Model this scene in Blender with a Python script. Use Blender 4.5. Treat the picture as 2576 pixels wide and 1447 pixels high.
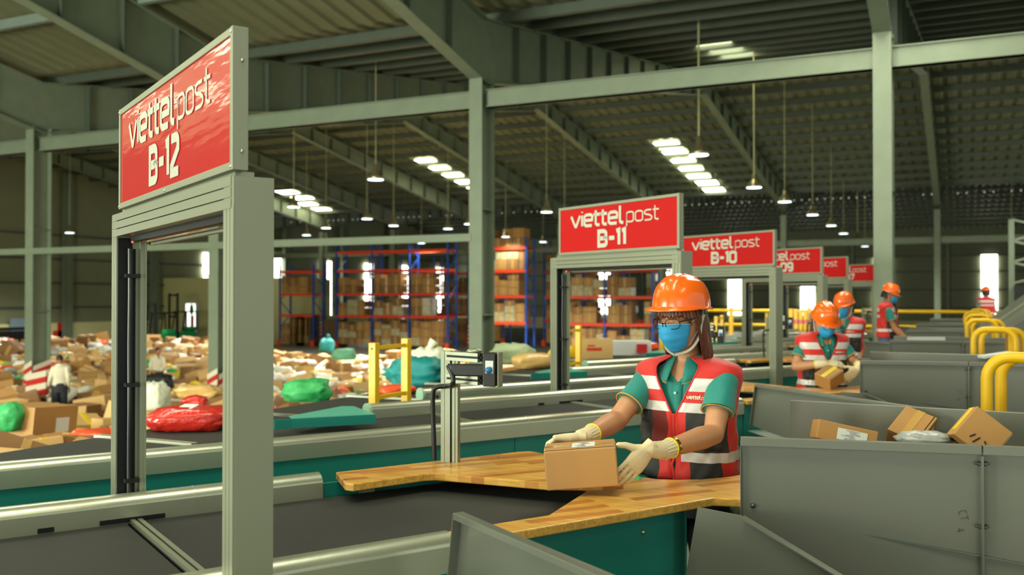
import bpy, bmesh, math, random
from mathutils import Vector, Matrix, Euler, noise
from math import sin, cos, pi, radians as rad, sqrt, atan2
random.seed(7)
SC = bpy.context.scene
COL = SC.collection
for o in list(bpy.data.objects):
    bpy.data.objects.remove(o)

# ---------------------------------------------------------------- camera
FPX, CH = 2367.0, 1.57                      # focal length in pixels (2576 wide), eye height above the platform
YAW = rad(25.64); PITCH = math.atan(25.5 / FPX)
Fw = Vector((-sin(YAW) * cos(PITCH), cos(YAW) * cos(PITCH), sin(PITCH)))
Rt = Vector((cos(YAW), sin(YAW), 0)); Up = Rt.cross(Fw)
EYE = Vector((0, 0, CH))
cam = bpy.data.cameras.new('camera'); camo = bpy.data.objects.new('camera', cam); COL.objects.link(camo)
camo.location = EYE
camo.rotation_euler = Matrix((Rt, Up, -Fw)).transposed().to_euler()
cam.sensor_width = 36; cam.lens = 36 * FPX / 2576
cam.clip_start = 0.05; cam.clip_end = 400
cam.dof.use_dof = True; cam.dof.focus_distance = 3.35; cam.dof.aperture_fstop = 3.0
SC.camera = camo

# ---------------------------------------------------------------- world, exposure
w = bpy.data.worlds.new('sky'); SC.world = w; w.use_nodes = True
w.node_tree.nodes['Background'].inputs[0].default_value = (0.93, 1.0, 0.86, 1)
w.node_tree.nodes['Background'].inputs[1].default_value = 0.9
SC.view_settings.view_transform = 'Standard'; SC.view_settings.look = 'None'
SC.view_settings.exposure = -0.22; SC.view_settings.gamma = 1.0; SC.view_settings.use_curve_mapping = False
try:
    SC.cycles.use_denoising = True; SC.cycles.max_bounces = 7; SC.cycles.diffuse_bounces = 4
    SC.cycles.sample_clamp_indirect = 4.0; SC.cycles.caustics_reflective = False; SC.cycles.caustics_refractive = False
except Exception:
    pass

def area(name, loc, target, sx, sy, power, col=(1, 1, .9)):
    l = bpy.data.lights.new(name, 'AREA'); l.shape = 'RECTANGLE'; l.size = sx; l.size_y = sy; l.energy = power; l.color = col
    o = bpy.data.objects.new(name, l); COL.objects.link(o); o.location = loc
    o.rotation_euler = (Vector(target) - Vector(loc)).to_track_quat('-Z', 'Y').to_euler()
    return o
WARM = (1.0, 0.98, 0.78)
# daylight from the roof skylights over the sorting stations, then unseen fill lamps added for brightness
area('skylight_near', (-1.2, 1.5, 6.6), (-1.2, 1.6, 0), 1.4, 5.0, 240, WARM)
area('skylight_left', (-7.5, 4.0, 6.2), (-7.5, 4.5, 0), 1.4, 6.0, 300, WARM)
area('skylight_stations', (-1.0, 13.0, 7.3), (-1.0, 13.2, 0), 3.0, 8.0, 700, WARM)
area('fill_behind', (5.0, -9.0, 2.6), (-1.5, 3.0, 1.0), 5.0, 4.0, 210, (0.95, 1.0, 0.84))  # unseen fill lamp added behind the eye for frontal light
area('fill_left', (-14.0, -7.0, 1.2), (-10, 9, 8.5), 7.0, 4.0, 2600, (0.95, 1.0, 0.80))  # unseen fill lamp added to brighten the near roof
area('fill_left_wall', (-13.0, -11.0, 2.5), (-48, 40, 1.5), 7.0, 4.5, 3600, (0.97, 1.0, 0.82))  # unseen fill lamp added for the heap and left wall
area('fill_rear', (-3.0, -11.0, 1.4), (-5, 8, 9.0), 6.0, 3.0, 600, (0.95, 1.0, 0.80))  # unseen uplight added for the middle of the near roof
area('fill_right', (16.0, 44.0, 1.0), (-8, 46, 5.5), 30.0, 4.0, 1500, (0.98, 1.0, 0.78))  # unseen fill lamp added for the far beams and wall

# ---------------------------------------------------------------- helpers
def srgb(r, g, b):
    f = lambda c: (c / 255) / 12.92 if c / 255 <= .04045 else (((c / 255) + .055) / 1.055) ** 2.4
    return (f(r), f(g), f(b), 1)
MATS = {}
def mat(name, col, rough=.5, metal=0.0, noise_amt=0.0, nscale=8, bump=0.0, bscale=40, coat=0.0, emit=None, estr=0, stretch=None, spec=None, trans=0, sheen=0):
    m = bpy.data.materials.new(name); m.use_nodes = True
    nt = m.node_tree; b = nt.nodes['Principled BSDF']
    c = srgb(*col) if max(col) > 1 else (*col, 1)
    b.inputs['Base Color'].default_value = c
    b.inputs['Roughness'].default_value = rough; b.inputs['Metallic'].default_value = metal
    if coat: b.inputs['Coat Weight'].default_value = coat; b.inputs['Coat Roughness'].default_value = .08
    if spec is not None: b.inputs['Specular IOR Level'].default_value = spec
    if trans: b.inputs['Transmission Weight'].default_value = trans
    if sheen: b.inputs['Sheen Weight'].default_value = sheen
    if emit: b.inputs['Emission Color'].default_value = (*emit, 1); b.inputs['Emission Strength'].default_value = estr
    if noise_amt or bump:
        tc = nt.nodes.new('ShaderNodeTexCoord'); mp = nt.nodes.new('ShaderNodeMapping')
        nt.links.new(tc.outputs['Object'], mp.inputs['Vector'])
        if stretch: mp.inputs['Scale'].default_value = stretch
    if noise_amt:
        n = nt.nodes.new('ShaderNodeTexNoise'); n.inputs['Scale'].default_value = nscale; n.inputs['Detail'].default_value = 5
        nt.links.new(mp.outputs[0], n.inputs['Vector'])
        mx = nt.nodes.new('ShaderNodeMix'); mx.data_type = 'RGBA'; mx.blend_type = 'MULTIPLY'
        rp = nt.nodes.new('ShaderNodeValToRGB')
        rp.color_ramp.elements[0].position = .3; rp.color_ramp.elements[1].position = .7
        rp.color_ramp.elements[0].color = (1 - noise_amt,) * 3 + (1,); rp.color_ramp.elements[1].color = (1, 1, 1, 1)
        nt.links.new(n.outputs['Fac'], rp.inputs[0]); mx.inputs[0].default_value = 1
        mx.inputs['A'].default_value = c; nt.links.new(rp.outputs[0], mx.inputs['B'])
        nt.links.new(mx.outputs['Result'], b.inputs['Base Color'])
    if bump:
        n2 = nt.nodes.new('ShaderNodeTexNoise'); n2.inputs['Scale'].default_value = bscale; n2.inputs['Detail'].default_value = 4
        nt.links.new(mp.outputs[0], n2.inputs['Vector'])
        bp = nt.nodes.new('ShaderNodeBump'); bp.inputs['Strength'].default_value = bump; bp.inputs['Distance'].default_value = .02
        nt.links.new(n2.outputs['Fac'], bp.inputs['Height']); nt.links.new(bp.outputs[0], b.inputs['Normal'])
    MATS[name] = m
    return m

def wood_mat():
    m = bpy.data.materials.new('butcher_block'); m.use_nodes = True; nt = m.node_tree; b = nt.nodes['Principled BSDF']
    N = nt.nodes.new; L = nt.links.new
    tc = N('ShaderNodeTexCoord'); mp = N('ShaderNodeMapping'); mp.inputs['Rotation'].default_value = (0, 0, rad(-52)); L(tc.outputs['Object'], mp.inputs['Vector'])
    br = N('ShaderNodeTexBrick'); br.offset = .37; br.inputs['Scale'].default_value = 1
    br.inputs['Brick Width'].default_value = .36; br.inputs['Row Height'].default_value = .045; br.inputs['Mortar Size'].default_value = .0006
    br.inputs['Color1'].default_value = (0, 0, 0, 1); br.inputs['Color2'].default_value = (1, 1, 1, 1); br.inputs['Mortar'].default_value = (.35, .35, .35, 1)
    L(mp.outputs[0], br.inputs['Vector'])
    rp = N('ShaderNodeValToRGB'); e = rp.color_ramp.elements
    e[0].color = srgb(188, 124, 48); e[1].color = srgb(236, 186, 92); e.new(.35).color = srgb(222, 168, 76); e.new(.12).color = srgb(196, 122, 50)
    L(br.outputs['Color'], rp.inputs[0])
    mp2 = N('ShaderNodeMapping'); mp2.inputs['Rotation'].default_value = (0, 0, rad(-52)); mp2.inputs['Scale'].default_value = (1.2, 16, 16); L(tc.outputs['Object'], mp2.inputs['Vector'])
    n = N('ShaderNodeTexNoise'); n.inputs['Scale'].default_value = 3.0; n.inputs['Detail'].default_value = 6; n.inputs['Distortion'].default_value = 1.2; L(mp2.outputs[0], n.inputs['Vector'])
    r2 = N('ShaderNodeValToRGB'); r2.color_ramp.elements[0].position = .35; r2.color_ramp.elements[0].color = (.72, .66, .56, 1); r2.color_ramp.elements[1].position = .65; r2.color_ramp.elements[1].color = (1, 1, 1, 1)
    L(n.outputs['Fac'], r2.inputs[0])
    mx = N('ShaderNodeMix'); mx.data_type = 'RGBA'; mx.blend_type = 'MULTIPLY'; mx.inputs[0].default_value = 1
    L(rp.outputs[0], mx.inputs['A']); L(r2.outputs[0], mx.inputs['B']); L(mx.outputs['Result'], b.inputs['Base Color'])
    b.inputs['Roughness'].default_value = .32; b.inputs['Coat Weight'].default_value = .3; b.inputs['Coat Roughness'].default_value = .25
    MATS['wood'] = m; return m

class MB:
    def __init__(s): s.V = []; s.F = []; s.M = []; s.S = []
    def add(s, v, f, mi=0, smooth=False):
        k = len(s.V); s.V += [Vector(p) for p in v]
        for q in f: s.F.append([i + k for i in q]); s.M.append(mi); s.S.append(smooth)
        return s
    def boxm(s, m, size, mi=0):
        x, y, z = [a / 2 for a in size]
        v = [m @ Vector(p) for p in ((-x, -y, -z), (x, -y, -z), (x, y, -z), (-x, y, -z), (-x, -y, z), (x, -y, z), (x, y, z), (-x, y, z))]
        return s.add(v, [(0, 3, 2, 1), (4, 5, 6, 7), (0, 1, 5, 4), (1, 2, 6, 5), (2, 3, 7, 6), (3, 0, 4, 7)], mi)
    def box(s, c, size, yaw=0, mi=0, rot=None):
        m = Matrix.Translation(c) @ (Euler(rot).to_matrix().to_4x4() if rot else Matrix.Rotation(yaw, 4, 'Z'))
        return s.boxm(m, size, mi)
    def box2(s, a, b, mi=0):
        return s.box([(a[i] + b[i]) / 2 for i in range(3)], [abs(b[i] - a[i]) for i in range(3)], mi=mi)
    def beam(s, p, q, wd, ht, mi=0, up=(0, 0, 1)):
        p = Vector(p); q = Vector(q); d = (q - p); L = d.length; d.normalize()
        u = Vector(up); sd = d.cross(u)
        if sd.length < 1e-4: sd = d.cross(Vector((1, 0, 0)))
        sd.normalize(); u = sd.cross(d)
        m = Matrix((d, sd, u)).transposed().to_4x4(); m.translation = (p + q) / 2
        return s.boxm(m, (L, wd, ht), mi)
    def prism(s, poly, z0, z1, mi=0):
        n = len(poly)
        a = sum(poly[i][0] * poly[(i + 1) % n][1] - poly[(i + 1) % n][0] * poly[i][1] for i in range(n))
        if a < 0: poly = poly[::-1]
        v = [(p[0], p[1], z0) for p in poly] + [(p[0], p[1], z1) for p in poly]
        f = [tuple(range(n - 1, -1, -1)), tuple(range(n, 2 * n))] + [(i, (i + 1) % n, (i + 1) % n + n, i + n) for i in range(n)]
        return s.add(v, f, mi)
    def sweep(s, prof, p, q, side, up=(0, 0, 1), mi=0, smooth=False):
        p = Vector(p); q = Vector(q); sd = Vector(side); u = Vector(up); n = len(prof)
        v = [p + sd * a + u * b for a, b in prof] + [q + sd * a + u * b for a, b in prof]
        f = [(i, (i + 1) % n, (i + 1) % n + n, i + n) for i in range(n)]
        s.add(v, f, mi, smooth)
        return s.add(v, [tuple(range(n - 1, -1, -1)), tuple(range(n, 2 * n))], mi)
    def loft(s, rings, mi=0, smooth=True, cap=True, closed=True):
        n = len(rings[0]); v = [p for r in rings for p in r]; f = []
        for i in range(len(rings) - 1):
            for j in range(n if closed else n - 1):
                a = i * n + j; b = i * n + (j + 1) % n
                f.append((a, b, b + n, a + n))
        s.add(v, f, mi, smooth)
        if cap and closed:
            s.add(rings[0], [tuple(range(n - 1, -1, -1))], mi, smooth); s.add(rings[-1], [tuple(range(n))], mi, smooth)
        return s
    def tube(s, path, r, n=10, mi=0, smooth=True, flat=None):
        path = [Vector(p) for p in path]; rs = r if isinstance(r, (list, tuple)) else [r] * len(path)
        rings = []; prev = None
        for i, p in enumerate(path):
            t = (path[min(i + 1, len(path) - 1)] - path[max(i - 1, 0)])
            t = t.normalized() if t.length > 1e-9 else Vector((0, 0, 1))
            a = prev if prev is not None else (Vector((0, 0, 1)) if abs(t.z) < .9 else Vector((1, 0, 0)))
            a = (a - t * a.dot(t)).normalized(); b = t.cross(a); prev = a
            fx = flat or 1
            rings.append([p + (a * cos(2 * pi * k / n) + b * sin(2 * pi * k / n) * fx) * rs[i] for k in range(n)])
        return s.loft(rings, mi, smooth)
    def lathe(s, prof, c=(0, 0, 0), n=20, mi=0, smooth=True, m=None):
        c = Vector(c); rings = []
        for r, z in prof:
            rings.append([(m @ Vector((r * cos(2 * pi * k / n), r * sin(2 * pi * k / n), z)) if m else Vector((r * cos(2 * pi * k / n), r * sin(2 * pi * k / n), z))) + c for k in range(n)])
        return s.loft(rings, mi, smooth)
    def sphere(s, c, rad3, n=16, mi=0, m=None):
        c = Vector(c); rx, ry, rz = rad3; rings = []
        for i in range(n // 2 + 1):
            a = -pi / 2 + pi * i / (n // 2); ca = max(cos(a), .02)
            ring = []
            for k in range(n):
                p = Vector((rx * ca * cos(2 * pi * k / n), ry * ca * sin(2 * pi * k / n), rz * sin(a)))
                ring.append((m @ p if m else p) + c)
            rings.append(ring)
        return s.loft(rings, mi)
    def mesh(s, name, mats, inv=None):
        me = bpy.data.meshes.new(name)
        V = [inv @ p for p in s.V] if inv else s.V
        me.from_pydata([tuple(p) for p in V], [], s.F)
        for m in (mats if isinstance(mats, (list, tuple)) else [mats]):
            me.materials.append(MATS[m] if isinstance(m, str) else m)
        me.polygons.foreach_set('material_index', s.M); me.polygons.foreach_set('use_smooth', s.S)
        me.update(); return me
    def build(s, name, mats, parent=None, bevel=0, label=None, seg=2, remesh=0, smooth_it=0, subsurf=0, own=None, world=False):
        inv = None
        if parent is not None: inv = WM(parent).inverted()
        if own is not None and parent is None: inv = Matrix.Translation(own).inverted()
        me = s.mesh(name, mats, inv)
        o = bpy.data.objects.new(name, me); COL.objects.link(o)
        if parent is not None: o.parent = parent
        if own is not None and parent is None: o.location = own
        if label: o['label'] = label
        if bevel:
            md = o.modifiers.new('bevel', 'BEVEL'); md.width = bevel; md.segments = seg; md.limit_method = 'ANGLE'; md.angle_limit = rad(35)
        if remesh:
            md = o.modifiers.new('remesh', 'REMESH'); md.mode = 'VOXEL'; md.voxel_size = remesh; md.use_smooth_shade = True
            if smooth_it:
                md = o.modifiers.new('smooth', 'SMOOTH'); md.iterations = smooth_it; md.factor = .5
            bake(o)
        if subsurf:
            md = o.modifiers.new('sub', 'SUBSURF'); md.levels = subsurf; md.render_levels = subsurf
        return o
def bake(o):
    dg = bpy.context.evaluated_depsgraph_get(); dg.update()
    e = o.evaluated_get(dg); me = bpy.data.meshes.new_from_object(e)
    me.polygons.foreach_set('use_smooth', [True] * len(me.polygons))
    old = o.data; o.modifiers.clear(); o.data = me; me.name = old.name
def WM(o):
    m = Matrix.Translation(o.location) @ o.rotation_euler.to_matrix().to_4x4()
    return WM(o.parent) @ m if o.parent is not None else m
def tag(o, label=None, cat=None, group=None, kind=None):
    if label: o['label'] = label
    if cat: o['category'] = cat
    if group: o['group'] = group
    if kind: o['kind'] = kind
    return o
def thing(name, label, cat, loc=(0, 0, 0), rz=0, group=None):
    o = bpy.data.objects.new(name, None); COL.objects.link(o); o.location = loc; o.rotation_euler = (0, 0, rz)
    o.empty_display_size = .1
    return tag(o, label, cat, group)
def struct(o): o['kind'] = 'structure'; return o
def copy_tree(o, parent=None, skip=()):
    c = o.copy(); COL.objects.link(c); c.parent = parent
    for ch in [k for k in CH_OF(o) if k.name.split('.')[0] not in skip]: copy_tree(ch, c)
    return c
def CH_OF(o): return list(o.children)
def at(px, py, d):                                    # the point a distance d away along the view axis
    return EYE + (Fw + Rt * ((px - 1288) / FPX) - Up * ((py - 723.5) / FPX)) * d
U3 = Vector((.5, .8660254, 0)); V3 = Vector((-.8660254, .5, 0)); Z3 = Vector((0, 0, 1))
def W(u, v, z): return U3 * u + V3 * v + Z3 * z       # conveyor axes: u along the branch belts, v across them
YU = rad(60)

# ---------------------------------------------------------------- materials
mat('alu', (158, 163, 142), .42, .7, .06, 3, .02, 60)
mat('alu_rail', (196, 200, 178), .33, .82, .04, 2, .02, 30)
mat('alu_side', (150, 154, 134), .46, .5, .04, 3)
mat('groove', (28, 32, 34), .5, .5)
mat('screw', (190, 190, 180), .25, 1)
mat('black_plastic', (16, 17, 18), .45)
mat('rubber_cable', (12, 13, 13), .35)
mat('belt', (37, 39, 34), .75, 0, .12, 6, .15, 300)
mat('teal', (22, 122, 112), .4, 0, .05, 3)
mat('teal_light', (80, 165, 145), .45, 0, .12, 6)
mat('cap', (150, 190, 165), .45)
mat('sign_red', (184, 21, 21), .5, 0, .04, 2, .16, 2.6, coat=.75, stretch=(.6, .6, 4), spec=.15)
for n_ in [MATS['sign_red'].node_tree]:
    n_.links.new([q for q in n_.nodes if q.type == 'BUMP'][0].outputs[0], n_.nodes['Principled BSDF'].inputs['Coat Normal'])
mat('sign_white', (188, 188, 174), .4)
mat('grey_paint', (108, 111, 101), .3, .1, .06, 2.5, .012, 60, coat=.25)
mat('galv', (120, 134, 122), .4, .7, .35, 9)
mat('bolt', (90, 92, 88), .35, .9)
mat('yellow', (240, 190, 8), .4, 0, .05, 6)
mat('button_blue', (30, 105, 150), .3)
mat('paper', (215, 218, 214), .6)
mat('ink', (40, 40, 42), .6)
mat('carton', (178, 132, 74), .65, 0, .1, 5, .04, 80)
mat('carton_dark', (150, 108, 62), .65, 0, .15, 5)
mat('carton_light', (208, 168, 108), .6, 0, .1, 5)
mat('tape', (200, 158, 88), .12, 0, .1, 8, .2, 60, coat=.6)
mat('tape_yellow', (230, 200, 30), .3)
mat('tape_red', (205, 60, 40), .3)
mat('mailer_white', (222, 222, 205), .35, 0, .08, 6, .3, 18)
mat('mailer_grey', (160, 165, 160), .35, 0, .15, 6, .3, 18)
mat('mailer_orange', (235, 90, 50), .25, 0, .1, 6, .3, 18)
mat('mailer_red', (214, 48, 36), .22, 0, .15, 10, .5, 22, coat=.4)
mat('mailer_yellow', (236, 204, 40), .3, 0, .1, 6, .3, 18)
mat('mailer_tan', (222, 182, 112), .2, 0, .2, 7, .3, 18)
mat('mailer_black', (38, 42, 42), .3, 0, .2, 7, .4, 18)
mat('mailer_blue', (52, 80, 150), .35, 0, .1, 6, .3, 18)
mat('sack_green', (52, 170, 92), .5, 0, .15, 9, .5, 14)
mat('sack_teal', (22, 140, 140), .5, 0, .2, 7, .5, 14)
mat('sack_white', (225, 228, 205), .6, 0, .1, 6, .5, 10)
mat('sack_pale', (175, 190, 150), .6, 0, .1, 6, .4, 10)
mat('sack_mint', (120, 190, 150), .6, 0, .1, 6, .4, 10)
mat('steel_paint', (128, 140, 118), .5, .1, .12, 3)
mat('steel_dark', (86, 96, 82), .5, .1, .12, 3)
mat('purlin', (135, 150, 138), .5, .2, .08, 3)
mat('wall_sheet', (138, 142, 112), .6, .05, .08, 1)
mat('wall_cream', (225, 220, 160), .7, 0, .04, 2)
mat('office_wall', (226, 220, 158), .7)
mat('floor_concrete', (84, 84, 70), .5, 0, .15, 1.5)
mat('platform_floor', (120, 122, 105), .6, 0, .1, 3)
mat('window_glow', (255, 255, 240), .5, emit=(1, 1, .88), estr=7)
mat('window_dim', (255, 255, 240), .5, emit=(1, 1, .9), estr=2.2)
mat('skylight_glow', (255, 255, 220), .5, emit=(1, .98, .66), estr=12)
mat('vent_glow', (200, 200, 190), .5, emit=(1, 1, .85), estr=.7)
mat('lamp_alu', (190, 182, 140), .3, .8)
mat('lamp_glow', (255, 255, 255), .5, emit=(.8, .95, 1), estr=6)
mat('lamp_rod', (190, 188, 140), .5, .1)
mat('red_paint', (200, 30, 28), .5)
mat('white_paint', (222, 214, 190), .5)
mat('hazard_red', (190, 40, 36), .5)
mat('rack_blue', (28, 74, 168), .45)
mat('rack_orange', (240, 70, 28), .45)
mat('pallet_wood', (110, 88, 52), .8, 0, .2, 5)
mat('stretch_wrap', (190, 180, 140), .18, 0, .35, 2.5, .8, 5, coat=.6)
mat('forklift_green', (20, 150, 84), .4)
mat('led_red', (255, 30, 20), .5, emit=(1, .05, .03), estr=6)
mat('sensor_glass', (120, 90, 60), .06, .6, .4, 10)
mat('door_grey_blue', (130, 150, 165), .5)
mat('skin', (188, 134, 96), .5, 0, .06, 12)
mat('skin_tan', (172, 118, 84), .5, 0, .06, 12)
mat('lip', (170, 90, 80), .5)
mat('hair', (58, 30, 16), .4, 0, .45, 60, .3, 120, stretch=(1, 1, .12))
mat('hair_black', (18, 15, 13), .45)
mat('helmet', (244, 104, 16), .22, 0, .03, 3, coat=.45)
mat('strap_grey', (170, 168, 155), .5)
mat('mask_blue', (42, 156, 214), .65, 0, .06, 8)
mat('mask_rim', (150, 205, 225), .65)
mat('hair', (104, 52, 26), .38, 0, .45, 60, .3, 120, stretch=(1, 1, .12))
mat('glass_frame', (14, 14, 16), .25)
mat('vest_red', (206, 28, 16), .6, 0, .12, 5, .35, 9, sheen=.2)
mat('vest_dark', (42, 44, 42), .7, 0, .1, 5, .3, 9)
mat('vest_maroon', (110, 26, 20), .7, 0, .15, 7, .3, 9)
mat('reflective', (208, 205, 202), .35, .1, .04, 6, .2, 12)
mat('shirt_teal', (8, 128, 118), .65, 0, .1, 6, .4, 8, sheen=.2)
mat('piping_orange', (230, 150, 40), .6)
mat('glove', (226, 208, 168), .85, 0, .06, 30, .22, 420)
mat('glove_cuff', (226, 208, 168), .85, 0, .25, 60, .6, 90, stretch=(3, 3, .3))
mat('cuff_yellow', (236, 224, 30), .6)
mat('gold', (220, 180, 80), .2, 1)
mat('trousers_dark', (34, 36, 42), .7)
mat('jeans', (88, 110, 150), .7)
mat('shirt_white', (225, 218, 190), .6, 0, .08, 4)
mat('shoe', (25, 25, 25), .5)
wood_mat()
# ================================================================ the hall
GZ = -1.63                                   # warehouse floor; the sorting stations stand on a platform at z = 0
XL, XR, YB = -51.0, 17.0, 91.0
VAL = 7.4                                    # roof height at a valley
RISE = 2.7 / 18.45
def roof_z(y):                               # valleys at y = 17.5, 54.4, 91.3; ridges between
    t = abs(((y - 17.5 + 18.45) % 36.9) - 18.45)
    return VAL + t * (RISE if y > 17.5 else .185)
MB().box2((XL, -14, GZ - .2), (XR, YB, GZ)).build('floor', 'floor_concrete')['kind'] = 'structure'
struct(MB().box2((-4.85, -4, -.12), (9, 28, 0)).build('floor_platform', 'platform_floor'))
b = MB(); b.box2((-4.83, -4, GZ), (-4.75, 28, -.12)); struct(b.build('wall_platform_side', 'steel_dark'))
# corrugated roof sheets (ribs run down the slope)
def roof_mesh():
    b = MB(); ys = [-14, -.95, 17.5, 35.95, 54.4, 72.85, 91.3]
    xs = []; x = XL
    while x < XR:
        xs += [(x, 0), (x + .22, 0), (x + .28, .07), (x + .42, .07), (x + .48, 0)]; x += .5
    n = len(xs); v = []; f = []
    for y in ys:
        for (xx, h) in xs: v.append((xx, y, roof_z(y) + .25 + h))
    for i in range(len(ys) - 1):
        for j in range(n - 1):
            a = i * n + j; f.append((a, a + n, a + n + 1, a + 1))
    b.add(v, f); return b
mat('roof_sheet', (122, 126, 96), .6, .15, .2, .6)
struct(roof_mesh().build('ceiling', 'roof_sheet'))
# walls: steel sheeting above a low cream wall, seen on the far end and the left side
def wall(name, p, q, lo, hi_f, m='wall_sheet', n=40):
    p = Vector(p); q = Vector(q); b = MB(); v = []; f = []
    for i in range(n + 1):
        a = p.lerp(q, i / n); v += [(a.x, a.y, lo), (a.x, a.y, hi_f(a.y))]
    for i in range(n): f.append((2 * i, 2 * i + 2, 2 * i + 3, 2 * i + 1))
    b.add(v, f); struct(b.build(name, m))
wall('wall_left', (XL, -14), (XL, YB), GZ, lambda y: roof_z(y) + .3)
wall('wall_far', (XL, YB), (XR, YB), GZ, lambda y: roof_z(y) + .3)
wall('wall_right', (XR, 20), (XR, YB), GZ, lambda y: roof_z(y) + .3)
b = MB(); b.box2((XL, -14, GZ), (XL + .25, YB, 0.0)); struct(b.build('wall_left_lower', 'wall_cream'))
b = MB(); b.box2((XL, YB - .25, GZ), (XR, YB, -.5)); struct(b.build('wall_far_lower', 'wall_cream'))
for k, z in enumerate((.9, 2.4, 3.9, 5.4)):
    struct(MB().box2((XL + .02, -10, z), (XL + .14, YB, z + .12)).build('trim_%d' % (k + 1), 'steel_dark'))
for k, z in enumerate((.6, 2.2, 3.8, 5.2)):
    struct(MB().box2((XL, YB - .14, z), (XR, YB - .02, z + .12)).build('trim_%d' % (k + 5), 'steel_dark'))
# slit windows in the far and left walls, bright with daylight
wi = 0
def window(b, m='window_glow'):
    global wi
    wi += 1
    struct(b.build('window_%d' % wi, m))
for az in (-20.0, -16.24, -12.3, -8.18, -4.2, 1.26, 5.4, 9.2):
    x = YB * math.tan(rad(az)); b = MB()
    for k in range(6): b.box2((x - .62, YB - .2, -.1 + k * .9), (x + .62, YB - .12, .78 + k * .9))
    window(b)
for ct in (1.199, 1.333, 1.462, 1.591, 1.725):
    y = -XL * ct; b = MB()
    for k in range(5): b.box2((XL + .12, y - .68, -.15 + k * 1.0), (XL + .2, y + .68, .8 + k * 1.0))
    window(b)
for ct in (1.054,):
    y = -XL * ct; b = MB()
    b.box2((XL + .12, y - .75, 3.3), (XL + .2, y + .75, 4.9)); b.box2((XL + .12, y - .75, 1.2), (XL + .2, y + .75, 3.1)); window(b)
b = MB(); b.box2((XL + .3, 31.0, -.35), (XL + .36, 32.6, 1.1)); window(b, 'window_dim')
# skylight strips in the roof
def sky_patch(x0, x1, y, ln=1.1):
    b = MB(); z = roof_z(y) + .18; s = (roof_z(y + .1) - roof_z(y)) / .1
    b.add([(x0, y, z), (x1, y, z), (x1, y + ln, z + ln * s), (x0, y + ln, z + ln * s)], [(0, 3, 2, 1)]); return b
def on_roof(px, py, lo, hi):                 # where the view ray meets the roof between two spans
    d = at(px, py, 1) - EYE; t = lo
    while t < hi:
        p = EYE + d * t
        if p.z > roof_z(p.y) + .1: return p
        t += .05
    return None
for (px0, px1, py, n, y_lo) in ((1640, 1706, 361, 5, 36), (1038, 1090, 404, 5, 36), (1745, 1800, 457, 2, 40), (680, 732, 480, 2, 36), (735, 780, 510, 2, 38), (1735, 1850, 116, 4, 17.6)):
    p0 = on_roof(px0, py, y_lo / 1.2, 90); p1 = on_roof(px1, py, y_lo / 1.2, 90)
    if p0 is None or p1 is None: continue
    b = MB()
    for k in range(n):
        q = sky_patch(p0.x, p1.x, (p0.y + p1.y) / 2 + k * (.95 if py < 200 else 1.5), .85 if py < 200 else 1.1); b.add(q.V, q.F)
    window(b, 'skylight_glow')

for (x0, y0, n) in ((-22.2, 3.0, 5), (-28.6, 3.0, 7), (-34.6, 3.0, 9), (-8.5, -5, 3), (-2.5, -5, 3), (4.5, -5, 3)):  # unseen skylight strips, added for reflections in the sign and more light
    b = MB()
    for k in range(n):
        q = sky_patch(x0, x0 + 1.9, y0 + k * 1.5); b.add(q.V, q.F)
    window(b, 'skylight_glow')
for y0 in (8, 15, 22): 
    b = MB(); b.box2((XL + .12, y0 - .68, -.15), (XL + .2, y0 + .68, 4.8)); window(b)
# purlins under the sheets
pl_lab = 'thin grey purlin running crosswise under the corrugated roof'
y = -10.0; proto = None; k = 0
while y < YB:
    z = roof_z(y) + .13
    lite = 1 if y < 17 else 0
    b = MB(); b.box((0, 0, 0), (XR - XL, .07, .22)); b.box((0, .04, -.1), (XR - XL, .12, .02))
    if proto is None or k == 8:
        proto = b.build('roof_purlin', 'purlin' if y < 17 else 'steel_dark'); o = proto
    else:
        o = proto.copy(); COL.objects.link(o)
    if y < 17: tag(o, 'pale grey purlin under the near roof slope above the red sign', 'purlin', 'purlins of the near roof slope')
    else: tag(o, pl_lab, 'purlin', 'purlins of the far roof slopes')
    o.location = ((XL + XR) / 2, y, z)
    k += 1
    y += 1.55
    if 15.5 < y < 17.4: y = 18.2; k = 8
# rafters: tapered I beams with stiffener plates, and their columns
XCOL = [7.0, -1.24, -9.1, -16.2, -22.7, -29.0, -35.0, -41.0, -47.0]
def rafter(x, y0, y1, deep0, deep1, lab, grp):
    b = MB(); n = 12; z0 = roof_z(y0) + .02; z1 = roof_z(y1) + .02
    def pt(t):
        yy = y0 + (y1 - y0) * t; return yy, z0 + (z1 - z0) * t, deep0 + (deep1 - deep0) * t
    for dx in (-.012, .012):
        v = []; f = []
        for i in range(n + 1):
            yy, zz, dd = pt(i / n); v += [(x + dx, yy, zz), (x + dx, yy, zz - dd)]
        for i in range(n): f.append((2 * i, 2 * i + 1, 2 * i + 3, 2 * i + 2))
        b.add(v, f)
    for s in (0, 1):
        a, c = pt(0), pt(1)
        b.beam((x, a[0], a[1] - a[2] * s), (x, c[0], c[1] - c[2] * s), .3, .03)
    q = b
    for i in range(1, n):
        yy, zz, dd = pt(i / n); q.box((x, yy, zz - dd / 2), (.28, .03, dd), mi=1)
    o = b.build('roof_rafter', ['steel_paint', 'steel_dark'], own=(x, y0, z0)); tag(o, lab, 'rafter', grp)
    return o
RAFT = 'greenish steel roof rafter rising away from the %s column row'
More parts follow.
